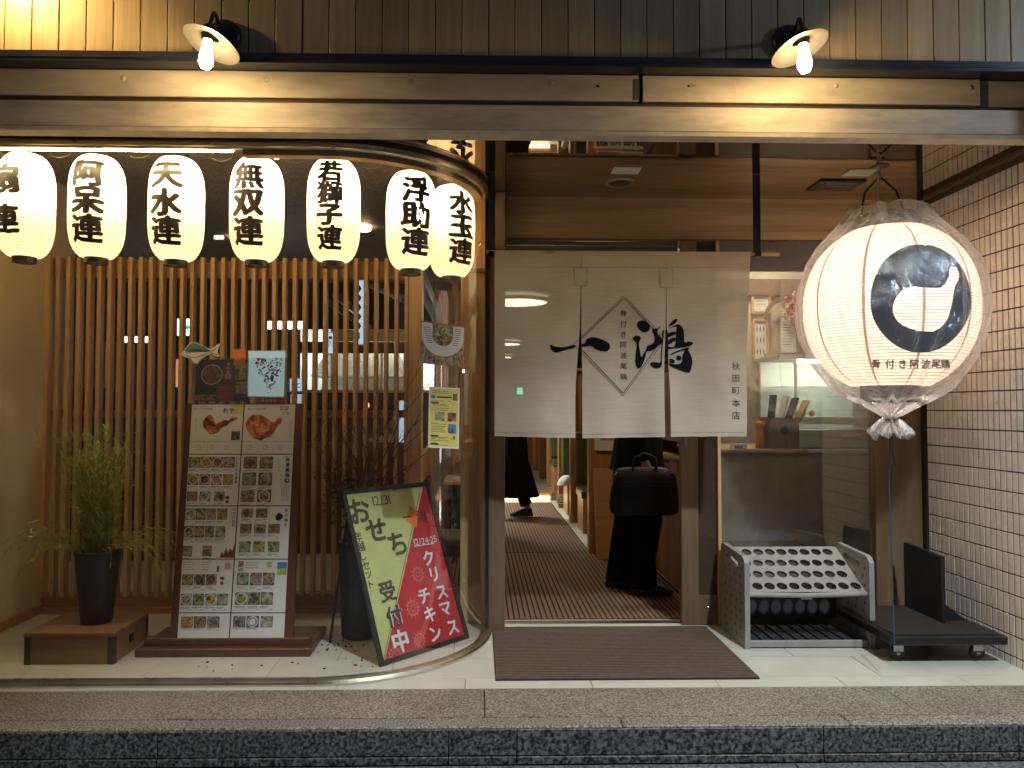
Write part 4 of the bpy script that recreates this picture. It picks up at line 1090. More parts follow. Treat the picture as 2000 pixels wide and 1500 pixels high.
# chicken sheets
s = sheet_px(790, 886, True)
s.rect(0, .75, 1, .756, GRY).rect(.35, .77, .353, .98, GRY).rect(.55, .77, .553, .98, GRY)
leg = [(.22, .36), (.30, .24), (.36, .20), (.42, .27), (.48, .40), (.55, .37), (.64, .32), (.72, .33), (.78, .27), (.90, .26), (.89, .31), (.78, .36), (.70, .43), (.62, .47), (.56, .55), (.48, .60), (.38, .61), (.32, .55), (.25, .47)]
s.poly(leg, ROAST).rect(.80, .55, .97, .73, F0 + 5)
s.text('骨付き阿波尾鶏', .06, .09, .0135, .0150, INK, .01, False, amp=.02).rect(.76, .02, .98, .20, YEL).text('おや', .66, .12, .032, .034, INK, .02, False, 3, amp=.03)
s.text('骨付き鶏', .19, .30, .010, .012, GRY, .0); s.text('おやどり', .10, .30, .014, .018, GRY, .0)
for k in range(3): s.disc(.18 + k * .27, .88, .012, PNK).disc(.18 + k * .27, .88, .009, WHT, 2)
s.build('menu_sheet', ms)
s = sheet_px(790, 886, False)
s.rect(0, .75, 1, .756, GRY).rect(.30, .77, .303, .98, GRY).rect(.62, .77, .623, .98, GRY)
leg = [(.04, .38), (.10, .26), (.18, .21), (.34, .22), (.44, .28), (.56, .36), (.62, .35), (.66, .29), (.72, .27), (.77, .29), (.74, .37), (.68, .45), (.62, .56), (.56, .66), (.44, .69), (.36, .74), (.26, .71), (.18, .66), (.10, .56), (.05, .47)]
s.poly(leg, ROAST).text('骨付き阿波尾鶏', .08, .09, .0135, .0150, INK, .01, False, amp=.02)
s.text('ひな', .74, .08, .026, .027, INK, .02, False, 3, amp=.03).text('どり', .78, .19, .020, .024, INK, .02, False, 3)
s.text('骨付きひなどり', .93, .35, .012, .0145, GRY, .0)
for k in range(3): s.disc(.15 + k * .3, .88, .013, PNK).disc(.15 + k * .3, .88, .010, WHT, 2)
s.build('menu_sheet', ms)
# four rows of dish photographs
def grid(s, rows_):
    for (v, h, us, w, fo) in rows_:
        for u, f_ in zip(us, fo): s.photo(u, v, u + w, v + h, f_); s.caption(u, v + h + .03, u + w)
random.seed(3)
s = sheet_px(888, 987, True); grid(s, [(.05, .21, (.01, .235, .46, .685), .215, (0, 1, 2, 3)), (.39, .21, (.01, .235, .46, .69), .205, (1, 2, 6, 4)), (.73, .19, (.01, .26, .54), .205, (1, 0, 4))])
s.text('こだわりの逸品', .945, .08, .017, .0215, INK, .02, amp=.03).rect(.76, .82, .84, .88, MAR).disc(.80, .93, .010, RED); s.build('menu_sheet', ms)
s = sheet_px(888, 987, False); grid(s, [(.04, .24, (.05, .36), .26, (2, 0)), (.36, .25, (.04, .35), .27, (3, 3)), (.70, .24, (.03, .35), .27, (3, 6))])
s.text('阿波尾鶏', .91, .10, .023, .029, INK, .03, amp=.04).disc(.91, .52, .014, INK).disc(.915, .51, .006, WHT, 2).text('とくしま', .73, .10, .017, .020, GRY, .0)
for k in range(5): s.rect(.82 + k * .03, .62, .828 + k * .03, .92, GRY)
s.build('menu_sheet', ms)
s = sheet_px(989, 1091, True); grid(s, [(.04, .22, (.0, .205, .41, .625), .195, (0, 0, 6, 1)), (.38, .22, (.0, .2, .40, .61), .19, (2, 4, 3, 3)), (.76, .20, (.0, .38), .18, (3, 2))])
s.text('阿波の前菜', .95, .06, .017, .021, GRY, .02); s.rect(.87, .05, .875, .45, GRY).rect(.90, .05, .905, .35, GRY)
s.poly([(.72, .98), (.76, .86), (.80, .93), (.84, .76), (.87, .90), (.92, .80), (.96, .86), (1, .72), (1, .99)], MAR); s.build('menu_sheet', ms)
s = sheet_px(989, 1091, False); grid(s, [(.04, .18, (.07, .35), .22, (2, 2)), (.34, .18, (.06, .33, .60), .22, (2, 5, 2)), (.67, .21, (.06, .33, .61), .22, (3, 4, 0))])
s.text('炭火焼き', .93, .08, .020, .026, INK, .02, amp=.03).poly([(.72, .20), (.78, .12), (.86, .16), (.87, .22), (.80, .28), (.73, .26)], INK); s.build('menu_sheet', ms)
s = sheet_px(1093, 1196, True); grid(s, [(.28, .21, (.02, .25, .48), .215, (4, 5, 2)), (.65, .22, (.02, .255, .49, .72), .215, (3, 4, 4, 3))])
s.text('飯', .90, .12, .042, .04, PNK, .01, amp=.02).rect(.68, .12, .73, .24, GRY).rect(.76, .33, .84, .38, MAR).disc(.80, .45, .010, RED)
for k in range(4): s.rect(.03, .05 + k * .045, .2 + random.uniform(0, .08), .057 + k * .045, GRY); s.rect(.38, .05 + k * .045, .5 + random.uniform(0, .08), .057 + k * .045, GRY)
s.build('menu_sheet', ms)
s = sheet_px(1093, 1196, False); grid(s, [(.25, .24, (.06, .31, .55), .22, (3, 6, 0)), (.62, .24, (.05, .29, .53), .23, (0, 5, 3))])
s.photo(.07, .03, .17, .14, 1).photo(.07, .16, .17, .22, 6).text('菜', .66, .10, .034, .04, GRN, .01, amp=.02).rect(.81, .05, .99, .17, BLU).rect(.81, .17, .99, .29, GRN)
for k in range(3): s.rect(.2, .05 + k * .05, .45, .058 + k * .05, GRY)
s.build('menu_sheet', ms)
s = sheet_px(1198, 1247, True); grid(s, [(.12, .46, (.05, .30, .56), .24, (1, 2, 5))]); s.build('menu_sheet', ms)
s = sheet_px(1198, 1247, False); grid(s, [(.10, .46, (.04, .29), .23, (5, 3))]); s.rect(.29, .10, .52, .56, BLU, 1).disc(.40, .33, .016, WHT, 4).rect(.55, .10, .78, .56, F0 + 3); s.build('menu_sheet', ms)
# posters in clear film above
s = Sheet(mp_(386, 703), mp_(486, 702), mp_(484, 784), mp_(379, 784), base=F0 + 5); s.rect(0, 0, 1, 1, INK)
s.disc(.30, .36, .060, WHT, 2, 24).disc(.30, .36, .055, F0 + 2, 3, 24).rect(.52, .05, .70, .55, MAR, 2).disc(.61, .40, .018, GLD, 3).text('鍋料理', .61, .12, .018, .022, WHT, .01, k=4)
s.rect(.42, .58, .74, 1, MAR, 2).rect(.74, .10, 1, .5, F0 + 0, 2).rect(.76, .54, 1, .82, F0 + 6, 2).rect(.0, .84, .40, .98, F0 + 4, 2)
for k in range(5): s.rect(.46, .66 + k * .06, .62 + .06 * (k % 2), .675 + k * .06, PNK, 3)
s.build('hotpot_poster', ms)
s = Sheet(mp_(457, 682), mp_(480, 682), mp_(480, 715), mp_(457, 714)); s.c = [p + s.n * .004 for p in s.c]; s.rect(0, 0, 1, 1, ORG).text('Kus', .22, .60, .022, 0, WHT, .02, False); s.build('orange_flyer', ms)
s = Sheet(mp_(485, 685), mp_(560, 685), mp_(557, 777), mp_(483, 776)); s.c = [p + s.n * .006 for p in s.c]; s.rect(0, 0, 1, 1, WHT, 1); s.rect(.03, .02, .97, .98, 20, 1.5)
random.seed(11)
for k in range(230):
    u, v = random.uniform(.22, .90), random.uniform(.12, .90)
    if abs(u - .57) < .36 - max(0, v - .35) * .62 and v > .16 + .10 * max(0, 1 - abs(u - .57) * 6): s.disc(u, v, random.uniform(.003, .007), random.choice([PNK, 19, 19, 19, MAR]), 2 + k % 3, 6)
s.poly([(.60, .56), (.64, .51), (.69, .55), (.70, .62), (.66, .68), (.61, .64)], RED, 6)
s.build('flower_poster', ms)
s = Sheet(mp_(504, 778), mp_(556, 778), mp_(556, 788), mp_(504, 788), base=RED); s.text('予約受付', .20, .5, .018, .021, WHT, .02, False); s.build('red_strip', ms)
a, b_, c_, d_ = mp_(378, 700), mp_(566, 700), mp_(566, 788), mp_(374, 788); q = [p + mn * .012 for p in (a, b_, c_, d_)]
MB().add(q + [p + mn * .002 for p in q], [(3, 2, 1, 0), (4, 5, 6, 7), (0, 1, 5, 4), (2, 3, 7, 6)]).build('clear_cover', M['filmclear'], ms)
# fish cut-out
fish = [(355, 694), (362, 686), (372, 674), (380, 669), (392, 673), (402, 679), (413, 684), (418, 682), (428, 674), (433, 673), (428, 684), (427, 690), (433, 697), (427, 699), (416, 693), (405, 697), (396, 702), (388, 712), (381, 711), (376, 702), (364, 699)]
fb = [(363, 687), (373, 675), (380, 671), (392, 675), (404, 681), (416, 688), (405, 689), (386, 690), (372, 691)]
fs_ = thing('fish_sign', 'small fish-shaped cut-out sign with a teal back on top of the menu stand', 'fish sign')
q = [mp_(x, y) + mn * .017 for x, y in fish]; MB().extrude(q, mn * .006).build('body', M['white'], fs_)
q = [mp_(x, y) + mn * .0235 for x, y in fb]; v3 = tessellate_polygon([[Vector((x, -y, 0)) for x, y in fb]]); MB().add(q, [tuple(t) for t in v3]).build('teal_back', plain('teal_print', (.04, .16, .18), .5), fs_)
mb = MB()
for k in range(8): c = mp_(377 + k * 4.2, 685.5 + k * .35) + mn * .025; mb.box((c.x - .004, c.y - .0005, c.z - .0045), (c.x + .004, c.y + .0005, c.z + .0045))
for (x0, y0, x1, y1) in ((366, 688, 369, 698), (369, 698, 384, 701), (384, 701, 398, 696), (398, 696, 414, 691), (415, 690, 428, 680), (415, 691, 427, 695)):
    p0, p1 = mp_(x0, y0) + mn * .0245, mp_(x1, y1) + mn * .0245; mb.tube([p0, p1], .0012, 4)
mb.build('outline_print', M['ink'], fs_)

# ---- wooden crate and potted grass plant
cy_ = fl(136, 1298).y
cx0, cx1 = X(47, cy_, 1298), X(222, cy_, 1298)
cr = thing('wooden_crate', 'low brown wooden box with dark corner posts under the tall potted plant', 'crate')
boxpart('front_board', (cx0 + .028, cy_, .002), (cx1 - .03, cy_ + .016, .140), M['boxwood'], cr, bev=.002)
boxpart('side_board', (cx1 - .016, cy_ + .03, .002), (cx1 - .002, cy_ + .37, .140), M['boxwood'], cr, bev=.002)
boxpart('side_board', (cx0 + .002, cy_ + .03, .002), (cx0 + .016, cy_ + .37, .140), M['boxwood'], cr, bev=.002)
boxpart('back_board', (cx0 + .028, cy_ + .385, .002), (cx1 - .03, cy_ + .40, .140), M['boxwood'], cr)
for (xx, yy) in ((cx0, cy_ - .003), (cx1 - .03, cy_ - .003), (cx0, cy_ + .37), (cx1 - .03, cy_ + .37)):
    boxpart('corner_post', (xx, yy, 0), (xx + .03, yy + .034, .1395), M['darkwall'], cr)
for i in range(3): boxpart('lid_board', (cx0 - .004, cy_ - .006 + i * .137, .1405), (cx1 + .004, cy_ + .128 + i * .137, .160), M['boxwood'], cr, bev=.002)
boxpart('latch', (cx1 - .001, cy_ + .17, .06), (cx1 + .006, cy_ + .21, .10), M['blackmetal'], cr)
pc_ = Vector((X(189, cy_ + .20, 1200), cy_ + .20, .161))
pp = thing('potted_plant', 'bushy green whip-like plant in a tall tapered black pot on the wooden crate', 'potted plant', pc_)
MB().lathe([(0, 0), (.074, 0), (.078, .01), (.114, .365), (.120, .372), (.120, .384), (.112, .384), (.106, .36), (.0, .355)], 36, smooth=True).build('pot', M['potblack'], pp)
random.seed(5)
st = MB(); lf = MB()
def whip(p0, d0, L, droop, r0=.0017, leaves=10, ll=.04):
    pts = [Vector(p0)]; d = Vector(d0).normalized(); n = 9
    for i in range(n):
        d = (d + Vector((random.uniform(-.10, .10), random.uniform(-.10, .10), -droop * (i + 1) / n + random.uniform(-.04, .04)))).normalized()
        pts.append(pts[-1] + d * L / n)
    st.tube(pts, [r0 * (1 - .8 * i / n) for i in range(n + 1)], 3, caps=False)
    for k in range(leaves):
        t_ = random.uniform(.12, 1) * n; i = min(int(t_), n - 1); p = pts[i].lerp(pts[i + 1], t_ - i); dd = (pts[i + 1] - pts[i]).normalized()
        q = (dd * random.uniform(.5, 1.1) + Vector((random.uniform(-1, 1), random.uniform(-1, 1), random.uniform(-.4, .8))) * .75).normalized()
        side = q.cross(Vector((random.uniform(-1, 1), random.uniform(-1, 1), .2))).normalized() * .0024; L2 = ll * random.uniform(.5, 1.3)
        bend = Vector((0, 0, -L2 * .15))
        m1 = p + q * L2 * .5 + bend * .2; e1 = p + q * L2 + bend
        lf.add([p - side, p + side, m1 + side, m1 - side, e1], [(0, 1, 2, 3), (3, 2, 4)])
for k in range(120):
    a = random.uniform(0, 2 * PI); r_ = random.uniform(0, .06); sp_ = random.uniform(0, .20)
    whip((r_ * math.cos(a), r_ * math.sin(a), .36), (math.cos(a) * sp_ + random.uniform(-.06, .06), math.sin(a) * sp_, 1), random.uniform(.34, .70), random.uniform(-.02, .10), leaves=40, ll=.045)
for k in range(60):
    a = random.choice([0, PI]) + random.uniform(-.9, .9)
    whip((.08 * math.cos(a), .08 * math.sin(a), .37), (math.cos(a), math.sin(a) * .6, random.uniform(.35, 1.3)), random.uniform(.26, .50), random.uniform(.25, .62), .0026, leaves=9, ll=.028)
st.build('stems', M['stem'], pp); lf.build('leaves', M['leaf'], pp)

# ---- second pot with dried red branches
bp_c = Vector((X(700, 4.40, 1255), 4.40, 0))
bpot = thing('branch_pot', 'big black pot of bare twigs and dark red leaves behind the tilted poster board', 'potted plant', bp_c)
MB().lathe([(0, .003), (.088, .003), (.096, .02), (.115, .40), (.118, .52), (.122, .53), (.122, .545), (.110, .545), (.106, .50), (0, .49)], 36).build('pot', M['potblack'], bpot)
random.seed(9); tw2 = MB(); rl = MB()
def twig(p0, d0, L, r0, depth):
    pts = [Vector(p0)]; d = Vector(d0).normalized(); n = 7
    for i in range(n):
        d = (d + Vector((random.uniform(-.16, .16), random.uniform(-.1, .1), random.uniform(-.08, .1)))).normalized(); pts.append(pts[-1] + d * L / n)
    tw2.tube(pts, [r0 * (1 - .7 * i / n) for i in range(n + 1)], 4, caps=False)
    for i in range(1, n + 1):
        if depth < 2 and random.random() < .62: twig(pts[i], d + Vector((random.uniform(-1, 1), random.uniform(-.2, .8), random.uniform(-.1, .6))), L * random.uniform(.3, .5), r0 * .55, depth + 1)
        for _ in range(2 if pts[i].z < .95 else 0):
            if random.random() < .6:
                q = pts[i] + Vector((random.uniform(-.03, .03), random.uniform(-.03, .03), random.uniform(-.03, .03))); s_ = random.uniform(.006, .015)
                e1 = Vector((random.uniform(-1, 1), random.uniform(-1, 1), random.uniform(-1, 1))).normalized() * s_; e2 = e1.cross(Vector((random.uniform(-1, 1), .3, 1))).normalized() * s_ * .6
                rl.add([q - e1, q + e2, q + e1, q - e2], [(0, 1, 2, 3)])
for k in range(15): twig((random.uniform(-.05, .05), random.uniform(-.04, .04), .48), (random.uniform(-.35, .40), random.uniform(.10, .5), 1), random.uniform(.5, .85), .004, 0)
for (ex, ez) in ((.55, 1.62), (.38, 1.60), (.50, 1.30), (.10, 1.45), (.22, 1.38)):
    pts = [Vector((0, 0, .5)), Vector((ex * .15, .02, .5 + (ez - .5) * .35)), Vector((ex * .42, .03, .5 + (ez - .5) * .68)), Vector((ex, .02, ez))]
    tw2.tube(pts, [.004, .003, .0022, .001], 4, caps=False)
    for k in range(4): twig(pts[2].lerp(pts[3], k / 4), (random.uniform(-.6, .8), .1, 1), .16, .0012, 1)
tw2.build('twigs', M['twig'], bpot); rl.build('leaves', M['redleaf'], bpot)

# ---- tilted poster board
sb = Vector((0, 0, 0)); BLp = fl(742, 1303); BRp = fl(915, 1246)
dd_ = (BRp - BLp).normalized(); bk = Vector((-dd_.y, dd_.x, 0)); TLp = BLp + bk * .334 + Vector((0, 0, .865)); TRp = TLp + (BRp - BLp) * .985
pb = thing('poster_board', 'black-framed yellow-green and red advertising board leaning on the window by the door, おせち in brush letters', 'poster board')
nB = (TLp - BLp).cross(BRp - BLp).normalized(); nB = nB if nB.dot(CO - BLp) > 0 else -nB
def pq(px, py): return plane_hit(px, py, BLp, nB)
sh = Sheet(TLp, TRp, BRp, BLp, th=.006)
fw = .026; fu, fv = fw / sh.w, fw / sh.h
def fr(u0, v0, u1, v1):
    q = [sh.p(u, v, 0) for (u, v) in ((u0, v0), (u1, v0), (u1, v1), (u0, v1))]; q = [p - sh.n * .012 for p in q]
    MB().add(q + [p + sh.n * .016 for p in q], [(0, 1, 2, 3), (7, 6, 5, 4), (0, 1, 5, 4), (1, 2, 6, 5), (2, 3, 7, 6), (3, 0, 4, 7)]).build('frame_bar', M['blackplastic'], pb)
fr(0, 0, 1, fv); fr(0, 1 - fv, 1, 1); fr(0, fv, fu, 1 - fv); fr(1 - fu, fv, 1, 1 - fv)
PM = [M['signgreen'], M['signred'], M['signdark'], M['paleblue'], M['ink'], M['orangep'], M['snowp']]
sh.mb = MB(); sh.th = .001
sh.poly([(fu, fv), (.93, fv), (.06, 1 - fv), (fu, 1 - fv)], 0).poly([(.93, fv), (1 - fu, fv), (1 - fu, 1 - fv), (.06, 1 - fv)], 1)
def uv(px, py):
    h = pq(px, py) - TLp; return h.dot((TRp - TLp).normalized()) / sh.w, h.dot((BLp - TLp).normalized()) / sh.h
dl_ = [uv(x, y) for x, y in ((819, 962), (820, 962), (747, 1299), (746, 1299))]; sh.poly(dl_, 4, 2)
def pt(ch, px, py, size, mi, bold=.03, amp=.03, k=3, rot=0.0):
    u, v = uv(px, py); g_ = glyph(ch); vs, f_ = (cut_grid(g_[0], g_[1], 5, 5) if amp else (g_[0], g_[1]))
    qs = [brush(w_, ord(ch) % 89, amp) if amp else w_ for w_ in vs]
    for kk in range(8):
        a = 2 * PI * kk / 8; dx, dy = bold * math.cos(a), bold * .8 * math.sin(a)
        sh.mb.add([sh.p(u + (q.x + dx) * size / sh.w, v - (q.y + dy) * size / sh.h, k + kk * .12) for q in qs], f_, mi)
for ch, px, py, s_ in (('お', 701, 998, .155), ('せ', 734, 1035, .15), ('ち', 775, 1062, .15)): pt(ch, px, py, s_, 2, .035, .05)
for i, ch in enumerate('年越しセット'): pt(ch, 699 + i * 5.0, 1049 + i * 18.5, .055 if i < 5 else .05, 2, .02, .03)
for ch, px, py in (('受', 756, 1155), ('付', 769, 1204)): pt(ch, px, py, .115, 2, .035, .04)
pt('付', 771, 1203, .112, 3, .02, .04, k=2); pt('中', 781, 1252, .12, 3, .035, .04)
for ch, px, py in (('ク', 835, 1090), ('リ', 846, 1122), ('ス', 861, 1157), ('マ', 868, 1190), ('ス', 882, 1226)): pt(ch, px, py, .094, 3, .03, .04)
for ch, px, py in (('チ', 827, 1164), ('キ', 838, 1200), ('ン', 849, 1238)): pt(ch, px, py, .094, 3, .03, .04)
u, v = uv(728, 979); letters(sh.mb, '12/31', .078, 0, .0, False, lambda a, b: sh.p(u + a / sh.w, v - b / sh.h, 3), 2)
u2, v2 = uv(808, 1060); letters(sh.mb, '12/24.25', .054, 0, .0, False, lambda a, b: sh.p(u2 + a / sh.w, v2 - b / sh.h, 3), 3)
q = [uv(x, y) for x, y in ((729, 986), (753, 984), (753, 985.2), (729, 987.2))]; sh.poly(q, 2, 3)
q = [uv(x, y) for x, y in ((808, 1067), (846, 1061), (846, 1062.4), (808, 1068.4))]; sh.poly(q, 3, 3)
sh.poly([uv(799, 987), uv(815, 1002), uv(813, 1032), uv(793, 1018)], 5, 3)
pt('一', 794, 1010, .07, 2, .01, .04, 4); pt('鴻', 822, 1008, .085, 2, .01, .03, 4)
for (px, py, r_) in ((805, 1188, .06), (815, 1122, .055), (770, 1280, .055), (818, 1250, .05), (836, 1010, .03)):
    u, v = uv(px, py)
    for k in range(12):
        a = 2 * PI * k / 12
        for (r0, r1, w_) in ((.15, 1, .03), (.55, .72, .14)):
            p0 = Vector((math.cos(a), math.sin(a))) * r_ * r0; p1 = Vector((math.cos(a), math.sin(a))) * r_ * r1; nn_ = Vector((-math.sin(a), math.cos(a))) * r_ * w_
            sh.mb.quad(*[sh.p(u + w2.x / sh.w, v + w2.y / sh.h, 2) for w2 in (p0 - nn_, p1 - nn_, p1 + nn_, p0 + nn_)], 6)
sh.mb.build('printed_poster', PM, pb)
a, b_ = TLp.lerp(TRp, .5) - sh.n * .012, None
for f_ in (.12, .88):
    top = TLp.lerp(TRp, f_) - sh.n * .014 + Vector((0, 0, -.04)); foot = BLp.lerp(BRp, f_) + bk * .52
    MB().tube([top, foot], .008, 6).build('back_leg', M['blackmetal'], pb)

# ---- notices stuck on the curved glass
def gpt(px, py, off=-.006):
    d = ray(px, py); r_ = RR + off
    ox, oy = CO.x - RC.x, CO.y - RC.y; A = d.x ** 2 + d.y ** 2; B = 2 * (ox * d.x + oy * d.y); C_ = ox * ox + oy * oy - r_ * r_
    k = (-B - math.sqrt(max(B * B - 4 * A * C_, 0))) / (2 * A); return CO + d * k
def curved(name, label, quad, nx, ny, group, draw):
    t = thing(name, label, 'poster', (0, 0, 0), group)
    tl, tr_, br, bl = [Vector(q) for q in quad]
    def f(u, v, k=0):
        a = tl.lerp(tr_, u); b = bl.lerp(br, u); c = a.lerp(b, v); return gpt(c.x, c.y, .006 + .0006 * k)
    def patch(mb, u0, v0, u1, v1, mi, k=0, n=6):
        for i in range(n):
            a, b = u0 + (u1 - u0) * i / n, u0 + (u1 - u0) * (i + 1) / n; mb.quad(f(a, v1, k), f(b, v1, k), f(b, v0, k), f(a, v0, k), mi)
    mb = MB(); draw(mb, f, patch); mb.build('printed_sheet', MATS, t); return t
def draw_u(mb, f, patch):
    patch(mb, 0, 0, 1, 1, RED, 0, 10); patch(mb, 0, .025, 1, .985, F0 + 6, 1, 10)
    random.seed(2)
    for k in range(26): u, v = random.uniform(.02, .9), random.uniform(.55, .86); patch(mb, u, v, u + .09, v + .10, F0 + random.choice([0, 1, 3, 5, 4]), 2, 1)
    n = 22
    def ring(r, i): a = PI * i / n; return .5 - r * math.cos(a), .30 + r * math.sin(a) * 1.02
    for i in range(n):
        a0, a1 = ring(.48, i), ring(.48, i + 1); b0, b1 = ring(.235, i), ring(.235, i + 1); mb.quad(f(*a0, 3), f(*a1, 3), f(*b1, 3), f(*b0, 3), WHT)
    patch(mb, .02, .03, .265, .30, WHT, 3, 3); patch(mb, .735, .03, .98, .30, WHT, 3, 3)
    for i in range(n):
        b0, b1 = ring(.225, i), ring(.225, i + 1); mb.add([f(.5, .30, 3), f(*b0, 3), f(*b1, 3)], [(0, 1, 2)], F0 + 2)
    patch(mb, .275, .04, .725, .30, F0 + 0, 3, 4)
    for k in range(9):
        v = .08 + k * .05; patch(mb, .05 + .012 * k, v, .21 + .008 * k, v + .016, GRY if k else GRN, 4, 1); patch(mb, .79 - .008 * k, v, .94 - .012 * k, v + .016, GRY, 4, 1)
curved('window_poster', 'square poster of dishes with a white U band stuck on the curved glass', ((822, 626), (908, 638), (906, 718), (821, 709)), 10, 6, 'posters stuck on the curved glass', draw_u)
def draw_y(mb, f, patch):
    patch(mb, 0, 0, 1, 1, WHT, 0, 8); patch(mb, .04, .02, .96, .97, YEL, 1, 8)
    patch(mb, .07, .13, .21, .19, BLU, 2, 2); patch(mb, .78, .10, .92, .21, F0 + 5, 2, 1); patch(mb, .26, .15, .74, .175, INK, 2, 3)
    for (v) in (.245, .79, .92): patch(mb, .08, v, .33, v + .026, INK, 2, 2)
    patch(mb, .20, .405, .52, .55, F0 + 3, 2, 2); patch(mb, .62, .41, .90, .555, F0 + 2, 2, 2); patch(mb, .64, .60, .90, .75, BLU, 2, 2); patch(mb, .66, .66, .80, .75, F0 + 5, 3, 1)
    random.seed(4)
    for v in (.06, .09, .22, .275, .30, .34, .37, .60, .64, .67, .70, .73, .82, .84, .87, .945): patch(mb, .08 + random.uniform(0, .05), v, random.uniform(.45, .60) if .55 < v < .76 else random.uniform(.6, .9), v + .010, GRY, 2, 2)
    patch(mb, .80, .79, .88, .85, GRY, 2, 1)
curved('window_notice', 'tall yellow notice with small photos and a white border stuck low on the curved glass', ((838, 755), (898, 758), (896, 877), (836, 874)), 8, 6, 'posters stuck on the curved glass', draw_y)

cm = MB(); random.seed(21)
for k in range(46):
    px, py = random.choice([(random.gauss(640, 30), random.gauss(1262, 10)), (random.uniform(560, 730), random.uniform(1250, 1305)), (random.uniform(380, 720), random.uniform(1290, 1312))])
    c = fl(px, py); r_ = random.uniform(.002, .0055); cm.box((c.x - r_, c.y - r_, .0005), (c.x + r_, c.y + r_ * .8, r_ * 1.2), rot=Matrix.Rotation(random.uniform(0, 3), 3, 'Z'))
tag(cm.build('soil_crumbs', M['soil']), 'scattered dark soil crumbs and dead leaf bits on the display floor', 'crumbs', kind='stuff')
# ================================================================ PORCH OBJECTS
def ribbed(name, label, x0, x1, y0, y1, z, along, pitch, mb_, mr_, cat='mat'):
    t = thing(name, label, cat)
    MB().box((x0, y0, z), (x1, y1, z + .005)).build('backing', mb_, t)
    mb = MB()
    if along == 'X':
        y = y0 + .004
        while y < y1 - pitch * .7: mb.box((x0 + .003, y, z + .004), (x1 - .003, y + pitch * .64, z + .011), bev=0); y += pitch
    else:
        x = x0 + .004
        while x < x1 - pitch * .7: mb.box((x, y0 + .003, z + .004), (x + pitch * .70, y1 - .003, z + .010)); x += pitch
    tag(mb.build('ribs', mr_, t), kind='stuff'); return t
q1, q2 = fl(968, 1331), fl(1480, 1323)
ribbed('door_mat', 'dark brown ribbed door mat on the tiles outside the doorway', q1.x, q2.x, 3.675, 4.555, .001, 'X', .0235, M['matdark'], M['matbrown'])
ribbed('entrance_mat', 'wide brown ribbed mat just inside the doorway', -.42, 1.44, 4.73, 6.90, -.003, 'Y', .034, M['matdark'], M['carpet'])
ribbed('corridor_mat', 'long brown ribbed mat running down the corridor to the lit step', -.42, 1.02, 6.91, 10.65, -.003, 'Y', .034, M['matdark'], M['carpet'])

# umbrella stand
ux0, ux1 = fl(1462, 1268).x - .02, fl(1711, 1268).x; uy0, uy1 = 4.13, 4.53; uh = .50
us = thing('umbrella_stand', 'grey plastic umbrella stand with rows of round holes in front of the side window', 'umbrella stand')
def side_panel(x, sgn, label=None):
    mb = MB(); th = .028
    out = [(uy0, .0), (uy0 - .004, .04), (uy0 + .0, uh - .035), (uy0 + .018, uh - .012), (uy0 + .04, uh - .002), (uy1 - .03, uh + .012), (uy1 - .005, uh - .0), (uy1, uh - .03), (uy1, .03), (uy1 - .02, 0)]
    hy0, hy1, hz = uy0 + .10, uy1 - .12, uh - .075
    hole = [(hy0, hz), (hy0 + .01, hz + .025), (hy1, hz + .045), (hy1 + .02, hz + .03), (hy1, hz + .010), (hy0 + .03, hz - .012)]
    for xx in (x, x + th):
        o3 = [Vector((y, z, 0)) for y, z in out]; h3 = [Vector((y, z, 0)) for y, z in hole]; tr = tessellate_polygon([o3, h3]); al = o3 + h3
        mb.add([(xx, v.x, v.y) for v in al], [tuple(q) for q in tr])
    for lp in (out, hole):
        n = len(lp); mb.add([(x, y, z) for y, z in lp] + [(x + th, y, z) for y, z in lp], [(i, (i + 1) % n, (i + 1) % n + n, i + n) for i in range(n)])
    o = mb.build('side_panel', M['grey'], us)
    d = MB()
    for r_ in range(9):
        for c in range(4):
            y = uy0 + .05 + c * .085 + (.02 if r_ % 2 else 0); z = .05 + r_ * .047
            if z > uh - .10 and hy0 - .03 < y < hy1 + .04: continue
            if y > uy1 - .03: continue
            for sx in (x - .0006, x + th + .0006):
                d.add([(sx, y + .009 * math.cos(a), z + .0105 * math.sin(a)) for a in [2 * PI * i / 6 for i in range(6)]], [(0, 1, 2, 3, 4, 5)])
    d.build('drain_holes', M['greyd'], o)
side_panel(ux0, -1); side_panel(ux1 - .028, 1)
